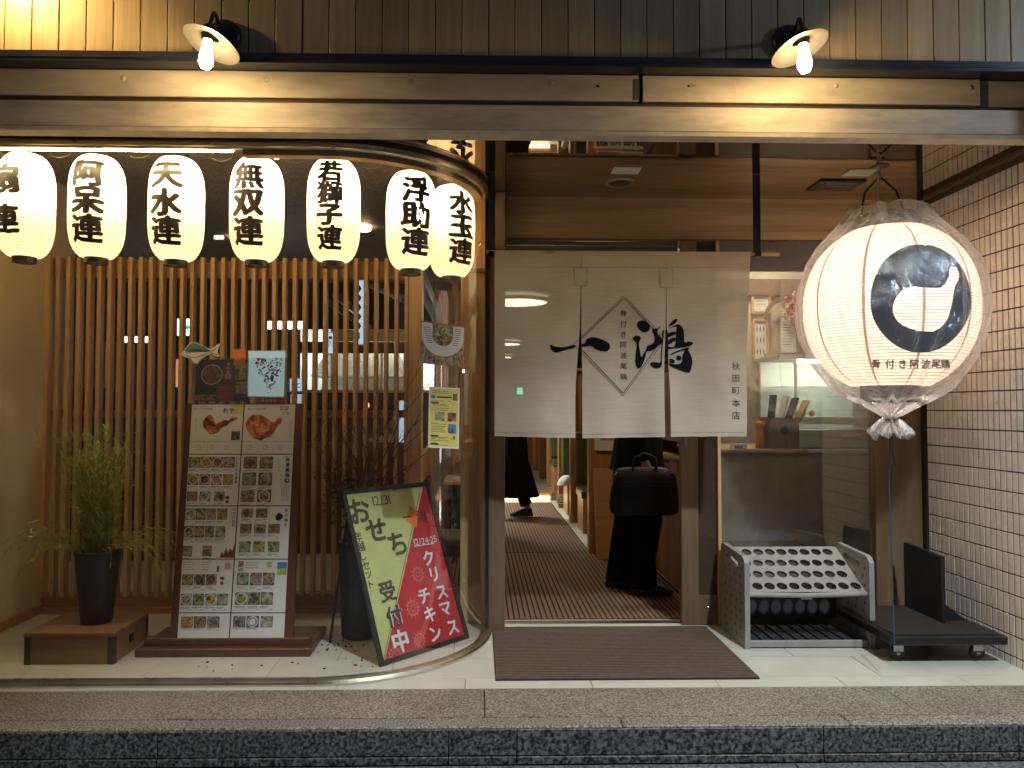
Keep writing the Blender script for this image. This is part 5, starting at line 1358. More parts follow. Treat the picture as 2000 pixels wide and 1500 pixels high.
# perforated tray
mb = MB(); cols, rws = 9, 4; gx0, gx1 = ux0 + .03, ux1 - .03
P0_ = Vector((gx0, uy0 + .035, .300)); Ux = Vector(((gx1 - gx0), 0, 0)); Uv = Vector((0, uy1 - uy0 - .05, .185))
nn = Ux.cross(Uv).normalized()
for r_ in range(rws):
    cw = 1 / (cols + .5)
    for c in range(cols + 1):
        u0 = (c - (0 if r_ % 2 else .5)) * cw; u1 = u0 + cw; v0, v1 = r_ / rws, (r_ + 1) / rws
        if u1 > 1.001 or u0 < -.001:
            a0, a1 = max(u0, 0), min(u1, 1)
            if a1 - a0 > .001: mb.quad(P0_ + Ux * a0 + Uv * v0, P0_ + Ux * a1 + Uv * v0, P0_ + Ux * a1 + Uv * v1, P0_ + Ux * a0 + Uv * v1)
            continue
        n = 16; uc, vc = (u0 + u1) / 2, (v0 + v1) / 2; rr = .0285; ci = []; sq = []; lo = []
        for k in range(n):
            a = 2 * PI * k / n + PI / 4; cx_, sy_ = math.cos(a), math.sin(a)
            ci.append(P0_ + Ux * (uc + rr / Ux.length * cx_) + Uv * (vc + rr / Uv.length * sy_)); m_ = max(abs(cx_), abs(sy_))
            sq.append(P0_ + Ux * (uc + (u1 - u0) / 2 * cx_ / m_) + Uv * (vc + (v1 - v0) / 2 * sy_ / m_)); lo.append(ci[-1] - nn * .014)
        mb.add(ci + sq, [(k, (k + 1) % n, n + (k + 1) % n, n + k) for k in range(n)])
        mb.add(ci + lo, [(k, (k + 1) % n, n + (k + 1) % n, n + k) for k in range(n)], 1)
mb.build('holed_tray', [M['grey'], M['greyd']], us)
mb = MB(); mb.tube([P0_ + Vector((0, -.004, -.012)), P0_ + Ux * .5 + Vector((0, -.012, -.016)), P0_ + Ux + Vector((0, -.004, -.010))], .014, 8); mb.build('front_rim', M['grey'], us)
boxpart('back_plate', (gx0, uy1 - .012, .06), (gx1, uy1 - .004, .27), M['greyd'], us)
boxpart('drip_tray', (gx0, uy0 + .03, .008), (gx1, uy1 - .01, .018), M['greyd'], us)
boxpart('tray_rim', (gx0, uy0 + .012, .006), (gx1, uy0 + .032, .042), M['grey'], us, bev=.004)
mb = MB()
for i in range(10): xx = gx0 + (gx1 - gx0) * (i + .5) / 10; mb.box((xx - .005, uy0 + .04, .018), (xx + .005, uy1 - .02, .03))
mb.build('tray_slats', M['greyd'], us)
boxpart('name_plate', (gx0 + .29, uy0 + .022, .262), (gx0 + .35, uy0 + .027, .278), M['steel'], us)

# platform trolley
tx0, tx1, ty0, ty1, tz = 2.10, 2.70, 3.84, 4.46, .15
tr_o = thing('platform_trolley', 'low black platform trolley on castors beside the tiled wall', 'trolley')
boxpart('deck', (tx0, ty0, tz - .045), (tx1, ty1, tz), M['blackplastic'], tr_o, bev=.006)
boxpart('deck_pad', (tx0 + .03, ty0 + .03, tz + .0005), (tx1 - .03, ty1 - .03, tz + .004), M['matdark'], tr_o)
for (xx, yy) in ((tx0 + .08, ty0 + .10), (tx1 - .10, ty0 + .10), (tx0 + .08, ty1 - .10), (tx1 - .10, ty1 - .10)):
    c = bpy.data.objects.new('castor', None)
    w = MB(); w.lathe([(0, -.011), (.036, -.011), (.040, -.006), (.040, .006), (.036, .011), (0, .011)], 20, c=(xx, yy, .041), mat=Matrix.Rotation(R(90), 3, 'X'), smooth=False)
    o = w.build('castor', M['blackplastic'], tr_o)
    f_ = MB(); f_.box((xx - .026, yy - .016, .05), (xx + .026, yy - .013, .104)).box((xx - .026, yy + .013, .05), (xx + .026, yy + .016, .104)).box((xx - .03, yy - .02, .099), (xx + .03, yy + .02, .1045))
    f_.lathe([(0, -.018), (.010, -.018), (.010, .018), (0, .018)], 10, c=(xx, yy, .041), mat=Matrix.Rotation(R(90), 3, 'X'))
    f_.build('castor_fork', M['steel'], o)
bd = thing('black_panel', 'upright black sheet standing on the trolley near the wall', 'panel')
mb = MB(); mb.add([(2.50, 4.07, tz + .005), (2.50, 4.43, tz + .005), (2.50, 4.43, .525), (2.50, 4.07, .51), (2.522, 4.07, tz + .005), (2.522, 4.43, tz + .005), (2.522, 4.43, .525), (2.522, 4.07, .51)], [(0, 1, 2, 3), (7, 6, 5, 4), (0, 3, 7, 4), (3, 2, 6, 7), (1, 5, 6, 2), (0, 4, 5, 1)])
mb.build('sheet', M['ink'], bd)
MB().add([(2.525, 4.12, tz + .006), (2.66, 4.12, tz + .006), (2.525, 4.12, .26), (2.525, 4.37, tz + .006), (2.66, 4.37, tz + .006), (2.525, 4.37, .26)], [(0, 1, 2), (3, 5, 4), (1, 4, 5, 2), (0, 3, 4, 1)]).build('wedge', M['ink'], bd)

# ================================================================ INDOORS
# corridor lights
disc_m = emit('ceiling_disc_glow', (1.0, .86, .62), 11.0)
for i, (y, lab) in enumerate(((8.46, 'nearest'), (13.9, 'second'), (17.4, 'third'), (23.5, 'fourth'), (31.5, 'farthest'))):
    t = thing('round_ceiling_light', 'round warm ceiling light of the corridor, %s from the door, glowing through the curtain' % lab, 'ceiling light', (.42, y, 2.50), 'round lights of the corridor ceiling')
    MB().lathe([(0, 0), (.345, 0), (.35, .01)], 32).build('diffuser', disc_m, t)
    MB().lathe([(.35, -.006), (.375, -.006), (.38, .03)], 32).build('rim', M['white'], t)
t = thing('round_ceiling_light', 'round warm ceiling light just inside the doorway, hidden by the header', 'ceiling light', (.85, 5.25, 2.557), 'round lights of the corridor ceiling')
MB().lathe([(0, 0), (.22, 0)], 28).build('diffuser', emit('entry_disc_glow', (1.0, .80, .52), 20.0), t)  # unseen lamp added to light the mat, the counter and the man
# lit step
sl2 = thing('step_light', 'bright warm strip light under the corridor step', 'strip light')
boxpart('tube', (-.50, 10.862, .012), (1.02, 10.88, .062), emit('step_glow', (1.0, .72, .38), 9.0), sl2)
# booth partitions on the right
def plank_wall(parent, x0, x1, y, z0, z1, w, mat, th=.02):
    n = max(1, int((x1 - x0) / w)); w = (x1 - x0) / n
    for i in range(n): boxpart('board', (x0 + i * w + .0015, y, z0), (x0 + (i + 1) * w - .0015, y + th, z1), mat, parent, bev=.0015)
booths = [(6.88, 0), (8.75, 0), (10.05, 0), (11.7, .11), (13.2, .11), (14.8, .11), (16.6, .11)]
words = ['nearest the door', 'second from the door', 'third, beside the caution card', 'first beyond the step', 'second beyond the step', 'third beyond the step', 'farthest along the corridor']
for (y, z0), wd in zip(booths, words):
    t = thing('booth_partition', 'knotty pine booth partition on the right of the corridor, ' + wd, 'partition', (0, 0, 0), 'pine booth partitions')
    xa = 1.0 if y < 7 else 1.06
    plank_wall(t, xa + .07, 2.9, y, z0, 1.72, .115 if y < 9 else .23, M['pine'])
    boxpart('post', (xa, y - .02, z0), (xa + .07, y + .10, 1.75), M['pine'], t, bev=.003)
    boxpart('cap', (xa - .01, y - .03, 1.75), (2.9, y + .11, 1.78), M['pinex'], t)
for (ya, z0), wd in zip([(7.55, 0), (8.95, 0), (10.6, .11)], ['in the booth nearest the door', 'in the second booth', 'beyond the step']):
    t = thing('booth_seat', 'green vinyl bench with upright green back ' + wd, 'bench', (0, 0, 0), 'green booth benches')
    boxpart('base', (1.10, ya + .42, z0), (2.6, ya + .86, z0 + .36), M['pine'], t)
    boxpart('seat', (1.08, ya + .40, z0 + .362), (2.6, ya + .86, z0 + .45), M['green'], t, bev=.015)
    boxpart('backrest', (1.10, ya + 1.02, z0 + .452), (2.6, ya + 1.12, z0 + 1.05), M['green'], t, bev=.02)
clo = thing('white_cloth', 'white towel draped over the arm of a green booth bench', 'towel', (1.10, 9.30, .45))
MB().loft([((0, 0, .04), .05, .09), ((-.01, 0, .025), .075, .12), ((-.03, 0, -.02), .09, .13), ((-.055, 0, -.07), .085, .12)]).build('cloth', M['shirt'], clo)
card = thing('caution_card', 'small white card with a yellow warning triangle on the floor by the step', 'sign', (0, 0, 0))
s = Sheet((1.03, 10.02, .185), (1.165, 10.02, .185), (1.165, 10.02, .06), (1.03, 10.02, .06)); s.poly([(.5, .12), (.88, .72), (.12, .72)], INK, 1).poly([(.5, .19), (.80, .68), (.20, .68)], YEL, 2).rect(.48, .36, .53, .56, INK, 3).rect(.15, .80, .85, .90, INK, 1); s.build('printed_card', card)
# reception counter
rc = thing('reception_counter', 'pine reception counter with upright boards behind the standing man', 'counter')
plank_wall(rc, 0, 0.001, 0, 0, .001, 1, M['pine']) if False else None
n = 17
for i in range(n): boxpart('board', (1.45, 4.94 + i * .114 + .0015, 0), (1.468, 4.94 + (i + 1) * .114 - .0015, .93), M['pine'], rc, bev=.0015)
boxpart('body', (1.47, 4.93, 0), (2.05, 6.86, .92), M['darkwall'], rc)
boxpart('counter_top', (1.42, 4.86, .932), (1.494, 6.86, .965), M['tablewood'], rc, bev=.004)
ps = thing('counter_poster', 'white notice with pink headings, photos and a yellow band on the pine partition', 'poster')
s = Sheet((1.05, 6.845, 1.62), (1.58, 6.845, 1.62), (1.58, 6.845, .93), (1.05, 6.845, .93))
s.rect(0, 0, .5, .16, PNK).rect(.5, 0, 1, .16, BLU).rect(.05, .02, .95, .13, YEL, 2).rect(.08, .09, .45, .115, BLU, 3).rect(.1, .03, .9, .045, INK, 3).rect(.55, .06, .7, .085, RED, 3)
for k in range(4): s.rect(.05 + k * .235, .20, .25 + k * .235, .30, F0 + [5, 3, 0, 2][k], 2); s.rect(.07 + k * .235, .32, .22 + k * .235, .333, PNK, 2)
for k in range(8): s.rect(.06, .40 + k * .05, random.uniform(.6, .9), .412 + k * .05, GRY, 2)
s.rect(.10, .835, .38, .865, PNK, 2).rect(.62, .835, .9, .865, PNK, 2)
for k in range(4): s.rect(.46, .885 + k * .025, .70, .890 + k * .025, GRY, 2)
s.build('printed_sheet', ps)
lb = thing('leaning_board', 'smooth pale wooden board leaning against the counter beside the standing man', 'board', (1.03, 6.60, 0))
MB().add([(0, 0, 0), (.50, 0, 0), (.50, .20, .775), (0, .20, .775), (0, .03, 0), (.50, .03, 0), (.50, .23, .775), (0, .23, .775)], [(0, 1, 2, 3), (7, 6, 5, 4), (0, 4, 5, 1), (3, 2, 6, 7), (0, 3, 7, 4), (1, 5, 6, 2)]).build('panel', M['boardwood'], lb)
# side window counter, display case and what stands on it
YC = 5.05
wc = thing('window_counter', 'brown counter behind the side window', 'counter')
boxpart('front', (1.50, YC - .20, 0), (2.62, YC + .55, 1.025), plain('dull_counter_front', (.32, .26, .20), .5, var=.2), wc)
boxpart('top', (1.48, YC - .24, 1.026), (2.10, YC + .58, 1.05), M['tablewood'], wc, bev=.003)
boxpart('steel_top', (2.11, YC - .24, 1.026), (2.62, YC + .58, 1.045), M['steel'], wc)
zz = lambda py: Z(py, YC, 1600)
xx_ = lambda px: X(px, YC, 800)
dc = thing('display_case', 'lit refrigerated glass display case on the counter, half hidden by the great lantern', 'display case')
d0, d1 = xx_(1518), xx_(1712)
zb0 = 1.05; zt0 = zz(692)
boxpart('steel_base', (d0, YC - .10, zb0), (d1, YC + .35, zz(838)), M['steel'], dc, bev=.004)
boxpart('top_cover', (d0, YC - .02, zt0 - .035), (d1, YC + .35, zt0), M['steel'], dc, bev=.01)
boxpart('back_wall', (d0 + .01, YC + .32, zz(838)), (d1, YC + .34, zt0 - .036), plain('case_lining', (.50, .56, .52), .5), dc)
boxpart('corner_post', (xx_(1548) - .006, YC - .06, zz(838)), (xx_(1548) + .006, YC - .045, zt0 - .02), M['steel'], dc)
boxpart('glass_shelf', (d0 + .03, YC + .0, zz(756)), (d1 - .02, YC + .31, zz(756) + .006), M['filmclear'], dc)
boxpart('shelf_edge', (d0 + .03, YC - .08, zz(828)), (d1 - .02, YC - .07, zz(818)), M['chrome'], dc)
boxpart('case_light', (xx_(1560), YC + .02, zt0 - .055), (d1 - .05, YC + .06, zt0 - .037), emit('case_glow', (.97, 1.0, .78), 75.0), dc)
MB().quad((d0, YC - .10, zz(838)), (d1, YC - .10, zz(838)), (d1, YC - .03, zt0 - .02), (d0, YC - .03, zt0 - .02)).build('front_glass', M['filmclear'], dc)
boxpart('handle', (xx_(1625), YC - .118, zz(851)), (xx_(1665), YC - .104, zz(846)), M['chrome'], dc)
for (px, col, lab) in ((1563, M['gold'], 'yellow piece of fruit, left one in the display case'), (1575, M['gold'], 'yellow piece of fruit, middle one in the display case'), (1592, M['pinkink'], 'pink piece of fruit, right one in the display case')):
    f_ = thing('fruit', lab, 'fruit', (xx_(px), YC + .05, zz(808)), 'fruit in the display case')
    MB().lathe([(0, -.02), (.014, -.014), (.020, 0), (.013, .018), (0, .026)], 12, mat=Matrix.Rotation(R(28), 3, 'Y')).build('flesh', col, f_)
sr = thing('food_tray', 'pale tray lying under the fruit in the display case', 'tray'); boxpart('dish', (xx_(1556), YC - .0, zz(818)), (xx_(1690), YC + .20, zz(818) + .012), M['whitematt'], sr)
mh = thing('menu_box', 'dark wooden box holding upright menus on the counter', 'menu box', (0, 0, 0))
b0, b1 = xx_(1480), xx_(1536)
for (a, b) in (((b0, YC - .20, 1.051), (b1, YC - .19, zz(815))), ((b0, YC - .04, 1.051), (b1, YC - .03, zz(815))), ((b0, YC - .189, 1.051), (b0 + .01, YC - .041, zz(815))), ((b1 - .01, YC - .189, 1.051), (b1, YC - .041, zz(815)))):
    boxpart('wall', a, b, M['brownwood'], mh)
MB().lathe([(0, -.001), (.03, -.001)], 20, mat=Matrix.Rotation(R(-90), 3, 'X')).build('crest', M['ink'], mh).location = ((b0 + b1) / 2, YC - .2005, zz(840))
for (px, tilt, mt, lab) in ((1487, 6, M['denim'], 'navy menu folder leaning in the menu box'), (1497, 14, M['whitematt'], 'white menu folder leaning in the menu box'), (1516, 27, M['tablewood'], 'wood-backed menu leaning right in the menu box'), (1506, 20, M['darkwall'], 'dark menu folder leaning in the menu box')):
    mf = thing('menu_folder', lab, 'menu', (xx_(px), YC - .12, 1.06), 'menus in the box')
    Rm = Matrix.Rotation(R(tilt), 3, 'Y'); mb = MB().box((-.006, -.05, 0), (.006, .05, .34)); mb.v = [Rm @ v for v in mb.v]; mb.build('cover', mt, mf)
    mb = MB().box((.0065, -.04, .02), (.008, .04, .32)); mb.v = [Rm @ v for v in mb.v]; mb.build('page', M['white'], mf)
pbt = thing('pump_bottle', 'orange bottle beside the menu box', 'bottle', (xx_(1469), YC - .14, 1.051))
MB().lathe([(0, 0), (.030, 0), (.030, .10), (.024, .115), (.024, .13), (.034, .135), (.034, .165), (.02, .175), (0, .178)], 20).build('body', M['orange'], pbt)
for k, (px, py0, py1, lab) in enumerate(((1443, 857, 868, 'white tissue pack on the counter at the left of the side window'), (1388, 858, 869, 'small black-edged label card at the door side of the counter'))):
    t = thing('counter_card', lab, 'card', (0, 0, 0)); boxpart('card', (X(px - 14, 4.76), 4.75, 1.051), (X(px + 14, 4.76), 4.80, 1.085), M['white'], t); boxpart('print', (X(px - 10, 4.76), 4.748, 1.058), (X(px + 6, 4.76), 4.7495, 1.076), M['bluep'] if k else M['greyink'], t)
# wall behind with frames, fan, rake ornament and notice
YW = 5.75
bwk = thing('back_partition', 'pale wall behind the reception counter', 'wall'); boxpart('panel', (1.55, YW, .0), (3.3, YW + .05, ZI), plain('reception_wall', (.42, .39, .31), .7), bwk)
boxpart('lintel', (1.55, YW - .04, 2.18), (3.3, YW, 2.30), M['brownwood'], bwk)
def wpx(px, py): c = at(px, py, YW - .03); return c
def frame(px0, py0, px1, py1, lab, draw, matf=None):
    t = thing('picture_frame', lab, 'picture', (0, 0, 0), 'frames on the reception wall')
    a, b = wpx(px0, py0), wpx(px1, py1); f_ = matf or M['tablewood']
    boxpart('frame_bar', (a.x, YW - .03, b.z), (a.x + .018, YW - .01, a.z), f_, t); boxpart('frame_bar', (b.x - .018, YW - .03, b.z), (b.x, YW - .01, a.z), f_, t)
    boxpart('frame_bar', (a.x + .0185, YW - .03, a.z - .018), (b.x - .0185, YW - .01, a.z), f_, t); boxpart('frame_bar', (a.x + .0185, YW - .03, b.z), (b.x - .0185, YW - .01, b.z + .018), f_, t)
    s = Sheet((a.x + .018, YW - .015, a.z - .018), (b.x - .018, YW - .015, a.z - .018), (b.x - .018, YW - .015, b.z + .018), (a.x + .018, YW - .015, b.z + .018)); draw(s); s.build('picture', t)
def leaves_(s):
    for u in (.22, .5, .78):
        for v in (.2, .5, .8): s.poly([(u, v - .11), (u + .05, v), (u, v + .11), (u - .05, v)], INK, 1)
frame(1470, 622, 1503, 706, 'wood-framed print of dark leaves above the round fan', leaves_)
frame(1468, 562, 1506, 612, 'small pale framed certificate above the leaf print', lambda s: [s.rect(.15, .2 + k * .15, .85, .23 + k * .15, GRY) for k in range(4)])
nt_ = thing('wall_notice', 'pale blue notice sheet on the wall left of the display case', 'notice')
a, b = wpx(1526, 620), wpx(1556, 688); s = Sheet((a.x, YW - .02, a.z), (b.x, YW - .02, a.z), (b.x, YW - .02, b.z), (a.x, YW - .02, b.z)); [s.rect(.12, .12 + k * .08, random.uniform(.6, .9), .14 + k * .08, GRY) for k in range(9)]; s.build('sheet', nt_)
fn_ = thing('round_fan', 'brown round paper fan standing behind the menus', 'fan', wpx(1493, 742) + Vector((0, -.02, 0)))
MB().lathe([(0, -.004), (.072, -.004), (.076, 0), (.072, .004), (0, .004)], 28, mat=Matrix.Rotation(R(90), 3, 'X')).build('blade', M['boxwood'], fn_)
MB().tube([(0, 0, .07), (0, 0, .20)], .008, 8).build('handle', M['tablewood'], fn_)
rk = thing('rake_ornament', 'red and gold lucky rake ornament with a dark curved band left of the great lantern', 'ornament', wpx(1540, 600) + Vector((0, -.06, 0)))
random.seed(31); mb = MB(); mg = MB()
for k in range(60):
    c = Vector((random.gauss(0, .035), random.uniform(-.03, .03), random.gauss(0, .05))); r_ = random.uniform(.006, .017)
    (mb if k % 3 else mg).lathe([(0, -r_), (r_ * .8, -r_ * .5), (r_, 0), (r_ * .8, r_ * .5), (0, r_)], 7, c=c)
mb.build('red_flowers', M['redornament'], rk); mg.build('gold_coins', M['gold'], rk)
mb = MB(); arc = [Vector((-.03 - .17 * math.sin(a), 0, -.16 + .16 * math.cos(a) + .06)) for a in [PI * .5 * i / 12 for i in range(13)]]
for i in range(12):
    a, b = arc[i], arc[i + 1]; d = (b - a).normalized(); nv = Vector((-d.z, 0, d.x)) * (.022 - .001 * i); mb.quad(a - nv, b - nv, b + nv, a + nv)
    mb.quad(a - nv + Vector((0, .01, 0)), b - nv + Vector((0, .01, 0)), b + nv + Vector((0, .01, 0)), a + nv + Vector((0, .01, 0)))
mb.build('curved_band', M['brownwood'], rk)
for k in range(3): MB().tube([(-.01 + .02 * k, 0, -.04), (-.02 + .04 * k, 0, -.16)], .005, 6).build('tail', M['gold'], rk)
t = thing('reception_light', 'small warm ceiling lamp over the reception counter', 'ceiling light', (2.0, 5.3, ZI - .02))
MB().lathe([(0, -.02), (.10, -.02), (.11, 0)], 20).build('diffuser', emit('reception_glow', (1.0, .84, .6), 130.0), t)
rw = thing('reception_partition', 'dark partition between the side window and the doorway', 'partition'); boxpart('panel', (1.50, 5.34, 1.06), (1.53, 6.80, 1.6), M['brownwood'], rw)

# ---- dining room seen through the slats
YB = 9.0
dw = thing('dining_back_wall', 'brown timber wall at the back of the dining room with the kitchen hatch', 'wall')
kx0, kx1 = X(585, YB), -.46
kz0, kz1 = Z(762, YB, 700), Z(690, YB, 700)
plank_wall(dw, -6.2, kx0, YB, 0, 1.60, .20, M['brownwood'])
boxpart('upper_wall', (-6.2, YB, 1.605), (kx0, YB + .03, ZI), M['brownwood'], dw)
boxpart('hatch_front', (kx0, YB, 0), (kx1, YB + .03, kz0), M['redwood'], dw)
boxpart('hatch_beam', (kx0, YB - .03, kz1), (kx1, YB + .03, Z(668, YB, 700)), M['redwood'], dw)
boxpart('hatch_blind', (X(645, YB), YB - .02, Z(667, YB, 700)), (kx1, YB + .02, Z(644, YB, 700)), plain('cream_blind', (.62, .55, .25), .6), dw)
boxpart('hatch_sill', (kx0, YB - .12, kz0 - .03), (kx1, YB, kz0), M['tablewood'], dw)
for px in (648, 700, 745, 790): boxpart('hatch_post', (X(px, YB) - .015, YB - .01, kz0), (X(px, YB) + .015, YB + .03, kz1), M['steel'], dw)
kr = struct('kitchen'); MB().box((kx0 - .5, 11.4, .5), (kx1 + .5, 11.45, ZI)).build('kitchen_back_wall', M['whitematt'], kr)
MB().box((kx0 - .5, 9.1, ZI - .1), (kx1 + .5, 11.4, ZI - .05)).build('kitchen_ceiling', M['whitematt'], kr)
MB().box((kx0 - .5, 9.1, 1.2), (kx0 - .45, 11.4, ZI)).build('kitchen_side_wall', M['whitematt'], kr)
boxpart('upper_panel', (kx0, YB, Z(643, YB, 700)), (kx1, YB + .03, ZI), M['darkwall'], dw)
hood = thing('kitchen_hood', 'steel extractor hood seen through the kitchen hatch', 'hood'); MB().add([(-2.0, 10.4, 2.2), (-1.2, 10.4, 2.2), (-1.0, 10.4, 1.75), (-2.3, 10.4, 1.75), (-2.0, 11.2, 2.2), (-1.2, 11.2, 2.2), (-1.0, 11.2, 1.75), (-2.3, 11.2, 1.75)], [(3, 2, 1, 0), (4, 5, 6, 7), (0, 1, 5, 4), (1, 2, 6, 5), (2, 3, 7, 6), (3, 0, 4, 7)]).build('canopy', M['steel'], hood)
for k, xk in enumerate((-1.75, -1.05)):
    t = thing('kitchen_light', 'white kitchen ceiling light, %s one in the hatch' % ('left', 'right')[k], 'ceiling light', (xk, 10.0, ZI - .12), 'kitchen lights'); MB().box((-.28, -.4, -.02), (.28, .4, 0)).build('diffuser', emit('kitchen_glow', (.92, 1.0, .93), 55.0), t)
def lit(name, label, cat, px0, py0, px1, py1, Y, em, col, frame_m=None, depth=.05, group=None):
    t = thing(name, label, cat, (0, 0, 0), group); a, b = at(px0, py0, Y), at(px1, py1, Y)
    boxpart('housing', (a.x - .008, Y + .002, b.z - .008), (b.x + .008, Y + depth, a.z + .008), frame_m or M['white'], t)
    boxpart('lit_face', (a.x, Y - .004, b.z), (b.x, Y + .001, a.z), emit(name + '_glow', col, em), t); return t, a, b
ex, a, b = lit('exit_sign', 'lit green and white exit sign seen between the slats', 'exit sign', 347, 623, 377, 655, 8.4, 2.6, (.75, 1.0, .92))
s = Sheet((a.x, 8.395, a.z), (b.x, 8.395, a.z), (b.x, 8.395, b.z), (a.x, 8.395, b.z)); s.mb = MB()
s.poly([(.60, .30), (.82, .52), (.60, .74), (.60, .60), (.44, .60), (.44, .44), (.60, .44)], 0, 1).poly([(.12, .30), (.24, .22), (.30, .40), (.24, .60), (.32, .80), (.22, .86), (.14, .60)], 0, 1); s.mb.build('pictogram', [emit('exit_green', (.0, .55, .22), 1.2)], ex)
lit('exit_sign', 'tiny lit exit sign at the far end of the corridor seen through the curtain', 'exit sign', 1010, 757, 1021, 770, 20.0, 5, (.2, 1.0, .75))
lit('ceiling_lamp', 'wide white ceiling lamp high between the slats at the left', 'ceiling light', 230, 658, 297, 668, 8.2, 9.0, (1, .95, .85), group='ceiling lamps of the dining room')
lit('ceiling_lamp', 'wide white ceiling lamp between the slats left of the kitchen hatch', 'ceiling light', 520, 628, 592, 642, 7.6, 7.0, (.95, .97, 1), group='ceiling lamps of the dining room')
lit('ceiling_lamp', 'small round-looking ceiling lamp between two lanterns', 'ceiling light', 419, 461, 436, 466, 5.8, 6.0, (1, .9, .75), group='ceiling lamps of the dining room')
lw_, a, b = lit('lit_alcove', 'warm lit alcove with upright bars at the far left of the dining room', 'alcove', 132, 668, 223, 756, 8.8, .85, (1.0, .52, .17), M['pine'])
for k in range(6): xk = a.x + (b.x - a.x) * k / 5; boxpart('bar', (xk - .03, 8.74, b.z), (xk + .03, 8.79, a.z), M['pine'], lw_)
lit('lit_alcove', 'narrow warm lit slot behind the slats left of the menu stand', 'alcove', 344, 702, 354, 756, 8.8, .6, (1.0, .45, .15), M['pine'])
hb, a, b = lit('sign_reflection', 'tall narrow pale blue lit banner with red and black marks between the slats', 'banner', 695, 532, 709, 672, 5.5, .75, (.50, .75, 1.0))  # street sign reflection in the pane, put in as a glowing strip indoors
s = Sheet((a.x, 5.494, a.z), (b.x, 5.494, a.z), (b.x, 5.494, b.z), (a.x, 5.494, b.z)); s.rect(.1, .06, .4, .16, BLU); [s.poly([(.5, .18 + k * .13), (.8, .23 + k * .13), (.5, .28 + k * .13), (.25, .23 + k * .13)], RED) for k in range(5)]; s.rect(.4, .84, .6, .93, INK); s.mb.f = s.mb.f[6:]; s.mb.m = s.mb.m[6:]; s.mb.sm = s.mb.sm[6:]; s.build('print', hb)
hc, a, b = lit('card_reflection', 'small pale blue lit card with black brush marks and a red stamp', 'card', 637, 650, 654, 690, 5.5, .75, (.55, .80, 1.0))  # smaller street reflection, also put in as a glowing panel behind the pane
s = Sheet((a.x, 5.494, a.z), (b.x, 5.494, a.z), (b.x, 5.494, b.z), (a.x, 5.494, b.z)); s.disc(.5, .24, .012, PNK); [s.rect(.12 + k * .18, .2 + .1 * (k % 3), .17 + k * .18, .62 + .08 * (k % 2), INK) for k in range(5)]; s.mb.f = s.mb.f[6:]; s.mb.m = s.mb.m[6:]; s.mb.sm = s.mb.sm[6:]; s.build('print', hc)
ls, a, b = lit('lit_sign_box', 'small square pale blue sign box with a red mark right of the menu stand', 'sign', 567, 740, 592, 763, 5.5, .7, (.55, .80, 1.0))
s = Sheet((a.x, 5.494, a.z), (b.x, 5.494, a.z), (b.x, 5.494, b.z), (a.x, 5.494, b.z)); s.rect(.2, .25, .38, .65, RED).text('と', .65, .5, .05, .05, INK, .02); s.mb.f = s.mb.f[6:]; s.mb.m = s.mb.m[6:]; s.mb.sm = s.mb.sm[6:]; s.build('print', ls)
lit('lit_fridge', 'upright pale lit drinks cabinet right of the menu stand', 'cabinet', 568, 770, 590, 828, 6.5, .45, (.7, .85, 1.0), M['redornament'])
lit('lit_fridge', 'narrow bright blue-white lit cabinet at the right end of the slats', 'cabinet', 780, 783, 792, 880, 7.2, .55, (.6, .8, 1.0))
for (px, py, r_, lab) in ((717, 792, 5, 'left'), (731, 812, 4, 'middle'), (944, 972, 7, 'lowest')):
    c = at(px, py, 7.9); t = thing('orange_lamp', 'small glowing orange lamp in the dining room, %s one' % lab, 'lamp', c, 'small orange lamps')
    MB().lathe([(0, -.035), (.022, -.02), (.026, 0), (.018, .03), (0, .036)], 12).build('glow_shade', emit('orange_glow', (1, .30, .05), 3), t)
# ducts under the black ceiling
for (x0, y0, x1, y1, Y0, Y1, lab) in ((655, 575, 700, 612, 7.4, 6.6, 'left'), (700, 545, 790, 585, 7.2, 6.4, 'upper'), (640, 590, 720, 640, 8.4, 7.6, 'lower')):
    t = thing('ceiling_duct', 'thin grey metal duct slanting under the black ceiling, %s one' % lab, 'duct', (0, 0, 0), 'ducts of the dining room'); MB().tube([at(x0, y0, Y0), at(x1, y1, Y1)], .035, 8).build('pipe', M['steel'], t)
# booth furniture behind the slats
for k, (x0, x1, y, h) in enumerate(((-4.6, -3.2, 6.6, 1.15), (-3.0, -1.9, 6.6, 1.15), (-1.8, -.6, 6.9, 1.0))):
    t = thing('dining_booth', 'dark high-backed dining booth behind the slats, %s one' % ('left', 'middle', 'right')[k], 'booth', (0, 0, 0), 'dark booths of the dining room')
    boxpart('back', (x0, y, 0), (x1, y + .08, h), M['redwood'], t, bev=.01); boxpart('seat', (x0, y + .081, .36), (x1, y + .55, .45), M['green'], t, bev=.01); boxpart('base', (x0 + .02, y + .081, 0), (x1 - .02, y + .52, .359), M['redwood'], t)
for k, (xk, yk) in enumerate(((-3.8, 6.9), (-2.1, 6.6), (-.95, 6.2))):
    t = thing('dining_lamp', 'small ceiling spot of the dining room, %s one' % ('left', 'middle', 'right')[k], 'ceiling light', (xk, yk, ZI - .02), 'ceiling spots of the dining room')
    MB().lathe([(0, -.01), (.06, -.01), (.065, 0)], 16).build('diffuser', emit('dining_glow', (1, .68, .38), 22.0), t)
